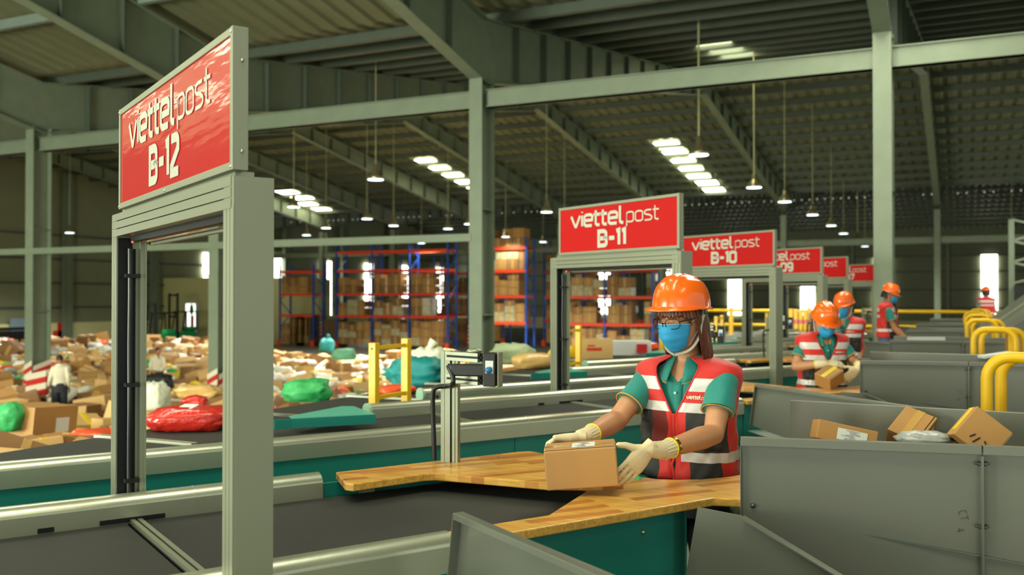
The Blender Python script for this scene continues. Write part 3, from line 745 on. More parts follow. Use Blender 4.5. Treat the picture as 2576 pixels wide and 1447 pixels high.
# ---- branch conveyors
RAIL = [(0, .755), (0, .832), (.0015, .840), (.007, .849), (.016, .858), (.028, .865), (.045, .869), (.062, .865), (.074, .858), (.083, .849), (.0885, .840), (.09, .832), (.09, .755)]
def rail(b, v, u0, u1): b.sweep([(a, z) for a, z in RAIL], W(u0, v, 0), W(u1, v, 0), V3, mi=0, smooth=False)
conv_lab = ['nearest belt conveyor crossing the picture behind the B-12 gate', 'second belt conveyor behind the nearest one, feeding the B-11 table', 'third belt conveyor feeding the B-10 table', 'fourth belt conveyor under the B-09 gate', 'fifth belt conveyor under the B-08 gate', 'farthest belt conveyor under the B-07 gate']
def make_conveyor():
    t = thing('belt_conveyor', conv_lab[0], 'conveyor', W(.8, 3.0, 0))
    def rl(v, u0, u1, joints=()):
        b = MB(); rail(b, v, u0, u1)
        for j in joints: b.sweep([(a, z + (.0012 if z > .76 else 0)) for a, z in RAIL], W(j, v - .0008, 0), W(j + .004, v - .0008, 0), V3)
        o = b.build('side_rail', 'alu_rail', t)
        for f in o.data.polygons: f.use_smooth = len(f.vertices) == 4 and abs(f.normal.z) > .12 and abs(f.normal.z) < 2
        return o
    r0 = rl(2.41, -3.22, 1.44, (-.4,)); r2 = rl(3.53, -.88, 1.50, (1.0,))
    for uu, ln in ((.78, .22), (.50, .05)):
        b = MB(); b.box(W(uu, 3.527, .782), (ln, .006, .016), YU); b.build('rail_slot', 'groove', r2)
    for rr_, uu, vv in ((r0, -3.22, 2.455), (r2, -.88, 3.575)):
        b = MB(); b.tube([W(uu - .02, vv, .812), W(uu - .0005, vv, .812)], .059, 20, smooth=False); b.build('rail_end_cap', 'cap', rr_)
    for v, z1 in ((2.43, .757), (3.6, .757)):
        b = MB(); b.box2((0, 0, 0), (0, 0, 0)); b = MB()
        for u0, u1 in ((-3.2, -.5), (-.495, 1.44)) if v < 3 else ((-.87, -.2), (-.195, 1.005), (1.01, 1.5)): b.box(W((u0 + u1) / 2, v, .43), (u1 - u0, .012, .65), YU)
        b.build('side_panel', 'teal', t)
    b = MB(); b.prism([W(u, v, 0)[:2] for u, v in ((-3.12, 2.5), (-.46, 2.5), (-.46, 3.53), (-1.33, 3.53))], .752, .772); b.build('belt', 'belt', t)
    for u0, u1 in ((-.40, .76), (.82, 2.45)):
        b = MB(); b.box(W((u0 + u1) / 2, 3.015, .762), (u1 - u0, 1.03, .02), YU); b.build('belt', 'belt', t, bevel=.008)
    for u in (-.43, .79):
        b = MB(); b.box(W(u - .012, 3.015, .772), (.016, 1.03, .022), YU); b.box(W(u + .012, 3.015, .772), (.016, 1.03, .022), YU); b.box(W(u, 3.015, .764), (.05, 1.03, .014), YU, mi=1); b.build('cross_bar', ['alu', 'groove'], t)
    for u in (-.8, .3, 1.3):
        for v in (2.5, 3.5):
            b = MB(); b.box(W(u, v, .375), (.06, .06, .75), YU); b.build('leg', 'alu_side', t)
    return t
# ---- wooden work table around the end of the belt
def r2(p): return (p[0], p[1])
TOP = [(-2.338, 3.193), (-2.17, 3.022), (-2.13, 3.02), (-1.99, 3.315), (-1.955, 3.345), (-1.90, 3.35), (-1.465, 3.365), (-1.19, 3.475), (-1.155, 3.38), (-1.27, 3.30), (-1.243, 2.869), (-1.451, 2.512), (-1.345, 2.451), (-.815, 3.37), (-.73, 3.39), (-.50, 3.41), (-.44, 3.60), (-.52, 4.05), (-.70, 4.02),
       (-.80, 3.90), (-.86, 3.79), (-.943, 3.695), (-1.025, 3.645), (-1.101, 3.625), (-1.209, 3.645), (-1.76, 3.99), (-1.80, 4.012), (-1.84, 4.02), (-1.88, 3.985)]
tab_lab = ['nearest butcher block work table wrapping the belt end', 'butcher block table where the second worker stands', 'butcher block table at the B-10 station', 'butcher block table at the B-09 station', 'butcher block table at the B-08 station', 'butcher block table at the B-07 station']
def make_table():
    t = thing('work_table', tab_lab[0], 'table', (-1.3, 3.4, 0))
    b = MB(); b.prism(TOP, .82, .85); b.build('table_top', 'wood', t, bevel=.004)
    b = MB(); n = Vector((.866, -.5, 0))
    def panel(u0, u1, v, z0, z1): b.box(W((u0 + u1) / 2, v, (z0 + z1) / 2), (u1 - u0, .015, z1 - z0), YU)
    panel(1.45, 2.27, 2.43, .1, .819); panel(2.27, 2.40, 2.43, .1, .40); panel(2.27, 2.40, 2.43, .56, .819); panel(2.345, 2.41, 2.43, .1, .819)
    b.build('front_panel', 'teal', t)
    b = MB(); panel(1.51, 2.5, 3.58, .1, .819); b.build('rear_panel', 'teal', t)
    for u, v in ((1.6, 2.5), (2.3, 2.5), (2.5, 3.5), (1.7, 3.55), (2.95, 2.65)):
        b = MB(); b.box(W(u, v, .41), (.05, .05, .82), YU); b.build('leg', 'alu_side', t)
    b = MB(); b.sphere(W(2.2, 2.421, .765), (.009, .009, .009), 12); b.build('bolt', 'screw', t)
    for u, v in ((1.56, 3.45), (2.05, 3.5), (2.35, 3.55)):
        b = MB(); b.tube([W(u, v, .8505), W(u, v, .8515)], .006, 12); b.build('screw', 'screw', t)
    return t
# ---- scanner post
def ext(b, p, q, s=.04, up=(0, 0, 1), t2=None):
    """slotted aluminium extrusion"""
    p = Vector(p); q = Vector(q); t2 = t2 or s
    d = (q - p).normalized(); u = Vector(up); sd = d.cross(u).normalized(); u = sd.cross(d)
    for a in (-1, 1):
        for c in (-1, 1): b.beam(p + sd * a * (s * .31) + u * c * (t2 * .31), q + sd * a * (s * .31) + u * c * (t2 * .31), s * .36, t2 * .36, up=u)
    b.beam(p + d * .002, q - d * .002, s * .72, t2 * .72, mi=1, up=u)
    b.beam(p, q, s * .26, t2 * .26, up=u)
sc_lab = ['aluminium scanner post with black camera box standing on the nearest wooden table', 'scanner post with black box on the second wooden table, partly hidden', 'scanner post of the third table beside the B-10 gate', 'small distant scanner post at the B-09 table', 'small distant scanner post at the B-08 table', 'small distant scanner post at the B-07 table']
def make_scanner():
    p = at(1133, 1150, 4.13); p.z = .85; x, y = p.x, p.y
    t = thing('scanner_post', sc_lab[0], 'scanner', (x, y, .85))
    r = Vector((cos(YAW), sin(YAW), 0)); rr = Matrix.Rotation(rad(-14), 3, 'Z') @ r; f = Matrix.Rotation(rad(90), 3, 'Z') @ rr
    b = MB(); c = Vector((x, y, 0))
    for k, (o, wd) in enumerate(((-.03, .016), (-.008, .024), (.02, .012), (.034, .010))):
        b.beam(c + rr * o + Z3 * .85, c + rr * o + Z3 * 1.337, wd, .04, up=f)
    b.beam(c + rr * .001 + Z3 * .85 + f * .003, c + Z3 * 1.335 + f * .003, .066, .034, up=f, mi=1)
    b.build('post', ['alu', 'groove'], t)
    a0 = c - f * .045 + rr * .008; ln = .125
    for z in (1.318, 1.222):
        b = MB(); q0 = a0 + Z3 * z; q1 = a0 + (rr * .75 - f * .66).normalized() * .15 + rr * .06 + Z3 * z
        ext(b, q0, q1, .042, t2=.038); b.build('arm', ['alu', 'groove'], t)
    d = (rr * .75 - f * .66).normalized(); q1 = a0 + d * .15 + rr * .06
    b = MB(); b.beam(q1 + Z3 * 1.27 + rr * .022, q1 + Z3 * 1.27 + rr * .074, .10, .137, up=(0, 0, 1)); bx = b.build('camera_box', 'black_plastic', t, bevel=.003)
    b = MB(); b.beam(q1 + Z3 * 1.27 + rr * .078, q1 + Z3 * 1.27 + rr * .086, .07, .145); b.build('back_plate', 'alu_side', t, bevel=.003)
    b = MB(); b.beam(q1 + Z3 * 1.265 - rr * .13, q1 + Z3 * 1.265 + rr * .02, .05, .05); b.build('motor_housing', 'black_plastic', t, bevel=.006)
    fc = q1 + rr * .050 - f * .0515 + Z3 * 1.283
    b = MB(); b.box(fc, (.034, .003, .052), atan2(rr.y, rr.x)); lb = b.build('label_plate', 'paper', bx)
    m = Matrix((rr, -Z3, -f)).transposed()
    b = MB(); b.lathe([(.001, -.004), (.012, -.004), (.014, 0), (.014, .012), (.011, .016), (.001, .017)], fc - Z3 * .012, 18, m=Matrix((rr, f.cross(rr), -f)).transposed()); b.build('round_button', 'button_blue', bx)
    b = MB(); b.lathe([(.001, 0), (.03, 0), (.034, .005), (.03, .012), (.012, .018), (.001, .02)], q1 + Z3 * 1.339 - rr * .03, 20); b.build('clamp_knob', 'alu', t)
    # cable: from the housing, looping down the left of the post to the table
    h0 = q1 - rr * .13 + Z3 * 1.27
    pts = [h0, h0 - rr * .01 - f * .01 + Z3 * .01, h0 + rr * .012 - f * .02 - Z3 * .03, h0 + rr * .008 - f * .01 - Z3 * .07, c - f * .04 + rr * .0 + Z3 * 1.185, c - f * .04 - rr * .05 + Z3 * 1.178, c - f * .035 - rr * .068 + Z3 * 1.15,
           c - f * .03 - rr * .07 + Z3 * 1.05, c - f * .03 - rr * .066 + Z3 * .95, c - f * .03 - rr * .064 + Z3 * .86]
    sm = []
    for i in range(len(pts) - 1):
        a = pts[max(i - 1, 0)]; p1 = pts[i]; p2 = pts[i + 1]; e = pts[min(i + 2, len(pts) - 1)]
        for k in range(5):
            s = k / 5; sm.append(.5 * ((2 * p1) + (p2 - a) * s + (2 * a - 5 * p1 + 4 * p2 - e) * s * s + (3 * p1 - a - 3 * p2 + e) * s ** 3))
    sm.append(pts[-1])
    b = MB(); b.tube(sm, .0105, 10); b.build('cable', 'rubber_cable', t)
    b = MB(); b.beam(c - f * .03 - rr * .05 + Z3 * 1.135, c - f * .02 - rr * .085 + Z3 * 1.135, .016, .014); b.build('cable_clip', 'black_plastic', t)
    return t
# ---- grey sheet metal chute and bin
def plate(b, pts, th=.003, mi=0):
    pts = [Vector(p) for p in pts]; n = (pts[1] - pts[0]).cross(pts[2] - pts[0]).normalized() * th / 2; k = len(pts)
    v = [p + n for p in pts] + [p - n for p in pts]
    b.add(v, [tuple(range(k)), tuple(range(2 * k - 1, k - 1, -1))] + [(i, i + k, (i + 1) % k + k, (i + 1) % k) for i in range(k)], mi)
ch_lab = ['nearest grey sheet metal chute below the wooden table front', 'grey chute in front of the second wooden table', 'third grey chute of the row', 'fourth grey chute of the row', 'fifth grey chute of the row', 'farthest grey chute of the row']
def make_chute():
    t = thing('sheet_metal_chute', ch_lab[0], 'chute', W(1.8, 1.9, 0))
    b = MB(); u = 1.34
    plate(b, [W(u, 2.2, .985), W(u, 2.25, .70), W(u, 1.2, .52), W(u, 1.0, .93), W(u, 1.567, .968)], .004)
    for p, q in ((W(u, 2.2, .985), W(u, 1.0, .945)),): b.beam(p - U3 * .014 + V3 * .0, q - U3 * .014, .03, .004); 
    b.beam(W(u - .028, 2.2, .977), W(u - .028, 1.0, .937), .003, .018)
    b.beam(W(u - .014, 2.202, .985), W(u - .014, 2.25, .70), .004, .03, up=U3)
    b.build('side_wall', 'grey_paint', t, bevel=.0015)
    b = MB(); u = 2.26
    plate(b, [W(u, 2.22, .88), W(u, 2.286, .60), W(u, 1.2, .35), W(u, 1.0, .60), W(u, 2.033, .888)], .004)
    b.build('side_wall', 'grey_paint', t, bevel=.0015)
    b = MB(); b.beam(W(u - .012, 2.02, .888), W(u - .012, 1.0, .61), .026, .004); b.build('rolled_edge', 'grey_paint', t)
    b = MB(); plate(b, [W(1.345, 2.3, .66), W(2.255, 2.3, .62), W(2.255, 1.25, .42), W(1.345, 1.25, .5)], .003); b.build('chute_floor', 'galv', t)
    for v, z in ((2.24, .64), (1.4, .5)):
        for u in (1.37, 2.23):
            b = MB(); b.box(W(u, v, z / 2 - .05), (.04, .04, z - .06), YU); b.build('leg', 'grey_paint', t)
    return t
bin_lab = ['nearest grey metal bin at lower right with bolted seam, holding three parcels', 'grey metal bin beside the second worker', 'third grey bin of the row with a white strip on its wall', 'fourth grey metal bin of the row', 'fifth grey metal bin of the row', 'farthest grey metal bin of the row']
BY0, BY1 = 3.14, 4.33; BT = 1.11
def make_bin():
    t = thing('metal_bin', bin_lab[0], 'bin', (0, 3.7, 0))
    A = Vector((-.668, 3.14, 0)); J = Vector((.045, 3.285, 0)); E = Vector((1.35, 3.46, 0))
    for k, (P, Q, nm) in enumerate(((A, J - Vector((.003, 0, 0)), 'front_wall'), (J + Vector((.003, 0, 0)), E, 'front_wall'))):
        b = MB(); d = (Q - P).normalized(); n = Vector((d.y, -d.x, 0))     # n points to the viewer
        plate(b, [P + Z3 * BT, Q + Z3 * BT, Q + Z3 * .45, P + Z3 * .45], .003)
        b.beam(P + n * .016 + Z3 * (BT), Q + n * .016 + Z3 * (BT), .034, .003); b.beam(P + n * .032 + Z3 * (BT - .013), Q + n * .032 + Z3 * (BT - .013), .003, .026)
        X = Q if k == 0 else P
        b.beam(X + n * .018 + Z3 * (BT - .03), X + n * .018 + Z3 * .47, .004, .036, up=n)
        if k == 0: b.beam(P + n * .01 + Z3 * (BT - .03), P + n * .01 + Z3 * .47, .003, .02, up=n)
        wl = b.build(nm, 'grey_paint', t, bevel=.002)
        if k == 0:
            w0 = wl
            b = MB(); nn = n; letters(b, 'CT', P.lerp(Q, .915) + Z3 * .9 + n * .003, (d * .25 - Z3).normalized(), (d + Z3 * .25).normalized(), .022, .0014, out=n)
            letters(b, '4', P.lerp(Q, .905) + Z3 * .845 + n * .003, (d * .25 - Z3).normalized(), (d + Z3 * .25).normalized(), .02, .0014, out=n)
            b.build('pencil_marks', 'ink', wl)
    for z in (1.055, .86):
        b = MB(); dd = (J - A).normalized(); n = Vector((dd.y, -dd.x, 0)); c = J + n * .02 + Z3 * z
        b.tube([c - dd * .02, c + dd * .02], .0035, 8); b.tube([c - dd * .012, c - dd * .006], .0075, 6, smooth=False); b.tube([c + dd * .006, c + dd * .013], .0075, 6, smooth=False); b.build('bolt', 'bolt', t)
    c = A.lerp(J, .055) + Z3 * .885; b = MB(); b.sphere(c - Vector((0, .004, 0)), (.009, .009, .009), 10); b.build('bolt', 'bolt', t)
    b = MB(); P = Vector((-.70, BY1, 0)); Q = Vector((1.35, BY1 - .17, 0)); plate(b, [P + Z3 * BT, Q + Z3 * (BT - .0), Q + Z3 * .45, P + Z3 * .45], .003)
    b.beam(P + Vector((0, .014, BT)), Q + Vector((0, .014, BT)), .028, .003); b.build('rear_wall', 'grey_paint', t, bevel=.002)
    b = MB(); plate(b, [Vector((-.66, 3.16, .86)), Vector((1.34, 3.46, .60)), Vector((1.34, BY1 - .18, .60)), Vector((-.69, BY1 - .02, .86))], .003); b.build('bin_floor', 'galv', t)
    for x, y in ((-.6, 3.2), (-.6, 4.25), (1.25, 3.5), (1.25, 4.1)):
        b = MB(); b.box((x, y, .3), (.05, .05, .6)); b.build('leg', 'grey_paint', t)
    return t
# ---- yellow hoops beside the bins
hp_lab = ['nearest pair of yellow tube hoops at the right edge', 'second pair of yellow tube hoops with flat plate, beyond the second bin', 'third pair of yellow tube hoops', 'fourth pair of yellow tube hoops', 'fifth pair of yellow tube hoops', 'farthest pair of yellow tube hoops']
def make_hoop():
    t = thing('guard_hoop', hp_lab[0], 'barrier', (.25, 4.95, 0))
    for k, (y, x0, x1, z) in enumerate(((4.9, .095, .42, 1.295), (5.12, .16, .50, 1.285))):
        r = .1; pts = [(x0, y, 0), (x0, y, .5), (x0, y, z - r)] + [(x0 + r - r * cos(rad(a)), y, z - r + r * sin(rad(a))) for a in range(15, 91, 15)] + [(x1 - r + r * sin(rad(a)), y, z - r + r * cos(rad(a))) for a in range(0, 91, 15)] + [(x1, y, .5), (x1, y, 0)]
        b = MB(); b.tube(pts, .026, 14); b.build('tube_hoop', 'yellow', t)
    b = MB(); b.box((.40, 5.0, .65), (.07, .012, 1.25)); b.build('flat_plate', 'yellow', t)
    b = MB(); b.box((.27, 5.0, .01), (.5, .35, .02)); b.build('base_plate', 'yellow', t)
    return t
# ---- yellow stand and teal diverter blade at the head of each branch
st_lab = ['tall yellow two post stand between the first belts', 'yellow two post stand seen through the B-11 gate', 'yellow two post stand right of the nearest worker', 'small distant yellow stand', 'farther small yellow stand', 'farthest small yellow stand']
def make_stand():
    a = at(941, 1010, 6.55); y0, x0 = a.y, a.x
    t = thing('yellow_stand', st_lab[0], 'stand', (x0, y0, .0))
    y1 = y0 + .42; tz = 1.27
    for y, z in ((y0, tz - .015), (y1, tz)):
        b = MB(); b.box2((x0 - .028, y - .028, .0), (x0 + .028, y + .028, z)); b.build('upright', 'yellow', t, bevel=.003)
    for z in (tz - .05, .87):
        b = MB(); b.box2((x0 - .012, y0 + .03, z - .014), (x0 + .012, y1 - .03, z + .014)); b.build('cross_bar', 'yellow', t)
    b = MB(); b.sphere((x0 - .0, y0 - .028, 1.215), (.009, .004, .009), 10); b.build('bolt', 'bolt', t)
    return t
dv_lab = ['nearest teal diverter blade lying across the second belt', 'teal diverter blade left of the B-11 gate post', 'third teal diverter blade', 'fourth teal diverter blade', 'fifth teal diverter blade', 'farthest teal diverter blade']
def make_diverter():
    t = thing('diverter_blade', dv_lab[0], 'diverter', (-3.7, 4.8, .8)); z1 = .865
    P = [at(944, 1042, 1), at(735, 1053, 1), at(690, 1056, 1), at(727, 1047, 1), at(860, 1022, 1), at(890, 1022, 1)]
    P = [EYE + (p - EYE) * ((z1 - CH) / (p - EYE).z) for p in P]
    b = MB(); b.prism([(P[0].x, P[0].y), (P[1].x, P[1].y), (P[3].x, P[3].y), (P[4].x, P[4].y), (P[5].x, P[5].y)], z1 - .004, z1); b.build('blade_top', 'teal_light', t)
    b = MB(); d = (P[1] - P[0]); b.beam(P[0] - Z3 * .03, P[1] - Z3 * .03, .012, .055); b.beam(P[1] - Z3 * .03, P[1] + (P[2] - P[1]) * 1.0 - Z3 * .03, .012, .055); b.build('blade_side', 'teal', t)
    return t
PROT = [(make_conveyor(), conv_lab, 'belt conveyors feeding the stations'), (make_table(), tab_lab, 'butcher block tables'), (make_scanner(), sc_lab, 'scanner posts'), (make_chute(), ch_lab, 'grey chutes'), (make_bin(), bin_lab, 'grey bins'), (make_hoop(), hp_lab, 'yellow hoops')]
for o, labs, grp in PROT:
    o['group'] = grp
    for i in range(1, 6):
        if i == 4 and (o is PROT[1][0] or o is PROT[3][0]): continue
        c = copy_tree(o, skip=('pencil_marks',)); c.location = o.location + Vector((OFF[i][0], OFF[i][1], 0)); c['label'] = labs[i]; c['group'] = grp
ST = make_stand(); DV = make_diverter()                      # these two were measured on the second branch
for o, labs, grp in ((ST, st_lab, 'yellow stands'), (DV, dv_lab, 'teal diverters')):
    o['group'] = grp
    for i in range(1, 5):
        c = copy_tree(o); c.location = o.location + Vector((OFF[i + 1][0] - OFF[1][0], OFF[i + 1][1] - OFF[1][1] + (.0 if o is DV else -.12), 0)); c['label'] = labs[i]
# ---- the main line belt along the heap
XO, XI = -4.47, -3.70
t = thing('main_belt_line', 'long dark belt line running beside the heap of parcels', 'conveyor', (-4.1, 10, 0))
y = -1.0; k = 0
while y < 24:
    b = MB(); b.box2((XO, y + .03, .752), (XI - .05, y + 1.16, .772)); b.build('belt', 'belt', t, bevel=.008)
    b = MB(); b.box2((XO - .02, y + 1.165, .76), (XI - .05, y + 1.185, .785)); b.box2((XO - .02, y + 1.2, .76), (XI - .05, y + 1.215, .785)); b.box2((XO, y + 1.185, .755), (XI - .05, y + 1.2, .765), mi=1); b.build('cross_bar', ['alu_side', 'groove'], t)
    y += 1.22; k += 1
b = MB(); b.box2((XO - .05, -1, .70), (XO - .01, 24, .762)); b.build('outer_rail', 'steel_dark', t)
b = MB(); b.box2((XO, -1, .1), (XO + .02, 24, .75)); b.build('side_panel', 'teal', t)
for yy in (-1, 4, 9, 14, 19, 23.5):
    b = MB(); b.box((XO + .1, yy, .35), (.08, .08, .7)); b.build('leg', 'alu_side', t)
# yellow handrail and slopes far down the row
b = MB(); t = thing('yellow_handrail', 'long yellow handrail across the far end of the hall', 'railing', (0, 31, 0))
for z in (1.02, .55):
    b = MB(); b.tube([(-9, 31.5, z + .12), (9, 31.5, z + .12)], .05, 8); b.build('rail', 'yellow', t)
for x in (-7, -4.5, -2, .6, 3.2, 5.8):
    b = MB(); b.box2((x - .06, 31.44, GZ), (x + .06, 31.56, 1.25)); b.build('post', 'yellow', t)
for k, (px, d) in enumerate(((1990, 24.5), (2002, 24.5), (2014, 24.5), (2026, 24.5), (2038, 24.5))):
    p = at(px, 800, d); b = MB(); b.box2((p.x - .05, p.y - .05, 0), (p.x + .05, p.y + .05, 1.28 - .02 * k)); b.box2((p.x - .06, p.y - .06, .9), (p.x + .06, p.y + .06, 1.0), mi=1)
    tag(b.build('yellow_bollard', ['yellow', 'tape_red']), 'slim yellow bollard in the cluster behind the second worker', 'bollard', 'yellow bollards in a cluster')
t = thing('sloping_conveyor', 'grey sloping conveyor rising at the right edge behind the hoops', 'conveyor', at(2576, 900, 14))
a0 = at(2440, 902, 13); a1 = at(2680, 735, 13)
b = MB(); b.beam(a0, a1, .9, .32, up=(0, 0, 1)); b.build('frame', 'grey_paint', t)
b = MB(); b.beam(a0 + Z3 * .2, a1 + Z3 * .2, .06, .08); b.build('side_rail', 'alu_side', t)
b = MB(); c = a1.lerp(a0, .25); b.box2((c.x - .05, c.y - .05, 0), (c.x + .05, c.y + .05, c.z - .1)); b.build('leg', 'grey_paint', t)
t = thing('lattice_gantry', 'pale steel lattice gantry with dark box at the right edge', 'gantry', at(2560, 760, 22))
g = at(2545, 760, 22); 
for xo in (0, .9):
    b = MB(); b.box2((g.x + xo - .06, g.y - .06, 0), (g.x + xo + .06, g.y + .06, 3.4)); b.build('post', 'steel_paint', t)
b = MB()
for k in range(6): b.beam((g.x + (k % 2) * .9, g.y, 1.9 + k * .25), (g.x + ((k + 1) % 2) * .9, g.y, 2.15 + k * .25), .06, .05)
b.build('lattice', 'steel_paint', t)
b = MB(); b.box2((g.x + .05, g.y - .1, .4), (g.x + .85, g.y + .1, 1.85)); b.build('dark_box', 'black_plastic', t)
# ================================================================ people
# person frame: x to the person's own left as seen from the front (viewer's right), y backwards, z up; the person faces -y
def frame(o, y, z):
    """matrix with the given y axis and approximate z axis"""
    y = Vector(y).normalized(); z = Vector(z); z = (z - y * z.dot(y)).normalized(); x = y.cross(z)
    m = Matrix((x, y, z)).transposed().to_4x4(); m.translation = Vector(o); return m
def smooth_path(pts, k=4):
    pts = [Vector(p) for p in pts]; out = []
    for i in range(len(pts) - 1):
        a = pts[max(i - 1, 0)]; p1 = pts[i]; p2 = pts[i + 1]; e = pts[min(i + 2, len(pts) - 1)]
        for j in range(k):
            s = j / k; out.append(.5 * ((2 * p1) + (p2 - a) * s + (2 * a - 5 * p1 + 4 * p2 - e) * s * s + (3 * p1 - a - 3 * p2 + e) * s ** 3))
    return out + [pts[-1]]
def lerp(a, b, t): return a + (b - a) * t
def prof(tab, z):
    if z <= tab[0][0]: return tab[0][1:]
    for a, b in zip(tab[:-1], tab[1:]):
        if z <= b[0]:
            t = (z - a[0]) / (b[0] - a[0]); t = t * t * (3 - 2 * t) if len(a) > 9 else t
            return [lerp(p, q, t) for p, q in zip(a[1:], b[1:])]
    return tab[-1][1:]
# hand: y runs from wrist to fingertips, +x is the thumb side, +z the back of the hand
def hand_mesh(b, M, curl=(.15, .3, .3), spread=.06, thumb=(.9, -.35, .3), s=1.0, flip=1, thumb_curl=.25, fcurl=None):
    def T(p): return M @ Vector((p[0] * flip * s, p[1] * s, p[2] * s))
    palm = []
    for y, wx, wz, cx in ((-.03, .026, .021, 0), (0, .029, .021, 0), (.02, .037, .019, .002), (.05, .043, .017, .001), (.078, .043, .014, 0), (.09, .038, .011, 0)):
        palm.append([T((cx + wx * cos(a) * (1 if abs(cos(a)) < .9 else .98), y, wz * sin(a))) for a in [2 * pi * k / 14 for k in range(14)]])
    if flip < 0: palm = [r[::-1] for r in palm]
    b.loft(palm)
    fing = [(.031, .080, .038, .024, .019, .0088), (.0105, .086, .042, .027, .020, .0092), (-.0105, .083, .039, .025, .020, .0088), (-.030, .074, .030, .019, .017, .0078)]
    for k, (x, y, a, c, e, r) in enumerate(fing):
        cu = fcurl[k] if fcurl else curl
        ang = 0; p = Vector((x, y - .012, 0)); sp = (1.5 - k) * spread; path = [p.copy()]; rr = [r * 1.15]
        p = Vector((x, y, 0)); path.append(p.copy()); rr.append(r * 1.12)
        for L, q, rad_ in ((a, cu[0], r), (c, cu[1], r * .95), (e, cu[2], r * .86)):
            ang += q; d = Vector((sin(sp), cos(sp) * cos(ang), -sin(ang)))
            path.append(p + d * L * .5); rr.append(rad_ * .98); p = p + d * L; path.append(p.copy()); rr.append(rad_)
        path.append(p + d * r * .5); rr.append(r * .45)
        b.tube([T(q) for q in path], [q * s for q in rr], 10)
    tx, tz, ty = thumb
    d = Vector((tx, ty, tz)).normalized(); p = Vector((.018, .012, -.004)); path = [p]; rr = [.015]
    p1 = Vector((.030, .026, -.006)) + d * .012; path.append(p1); rr.append(.0145)
    p2 = p1 + d * .034; path.append(p2); rr.append(.0118)
    d2 = (d + Vector((-thumb_curl, .35, 0))).normalized(); p3 = p2 + d2 * .028; path.append(p3); rr.append(.0108); path.append(p3 + d2 * .007); rr.append(.006)
    b.tube([T(q) for q in path], [q * s for q in rr], 10)
def head_pt(a, t, g=0.0):
    """point on the head: a around (0 = face, positive to the person's left), t from -1 chin to 1 crown; origin mid head"""
    z = .112 * sin(t * pi / 2) if t > 0 else .118 * sin(t * pi / 2)
    c = max(cos(t * pi / 2), 0.0) ** .72
    wx = .076 * c; wy = .094 * c
    if t < 0: wx *= 1 - .22 * (-t) ** 1.3; 
    y = -cos(a) * wy; x = sin(a) * wx
    if t < 0:                                    # jaw comes forward, back of the skull recedes to the neck
        y += (-.012 if cos(a) > 0 else -.035) * (-t) * 1.0
        if cos(a) > 0: y -= .012 * (-t) * cos(a)
    n = Vector((x, y, z * .6)); n = n.normalized() if n.length > 1e-6 else Vector((0, 0, 1))
    return Vector((x, y, z)) + n * g
def make_head(b, HM, big=True):
    rings = []
    for i in range(19):
        t = -1 + 2 * i / 18; t = max(min(t, .995), -.995)
        rings.append([HM @ head_pt(2 * pi * k / 28, t) for k in range(28)])
    b.loft(rings)
    # nose, brows, cheeks, lids, ears, lips
    b.tube([HM @ Vector(p) for p in ((0, -.090, .022), (0, -.099, .004), (0, -.109, -.014), (0, -.104, -.026))], [.007, .009, .0125, .009], 10)
    for s in (-1, 1):
        b.sphere(HM @ Vector((s * .012, -.097, -.021)), (.009,) * 3, 8)
        b.sphere(HM @ Vector((s * .031, -.079, .012)), (.0155, .0115, .0125), 12)
        b.tube([HM @ Vector((s * .016, -.091, .031)), HM @ Vector((s * .034, -.087, .034)), HM @ Vector((s * .052, -.071, .029))], [.005, .0065, .004], 8)
        b.sphere(HM @ Vector((s * .040, -.066, -.020)), (.024, .022, .024), 12)
        er = [HM @ Vector((s * .079, .006 + .017 * cos(a), .002 + .029 * sin(a))) for a in [2 * pi * k / 12 for k in range(13)]]
        b.tube(er, .0055, 8); b.sphere(HM @ Vector((s * .076, .004, -.002)), (.006, .013, .022), 10)
    b.tube([HM @ Vector((-.022, -.093, -.05)), HM @ Vector((0, -.101, -.048)), HM @ Vector((.022, -.093, -.05))], [.004, .0075, .004], 8)
    b.tube([HM @ Vector((-.018, -.091, -.057)), HM @ Vector((0, -.099, -.058)), HM @ Vector((.018, -.091, -.057))], [.004, .0075, .004], 8)
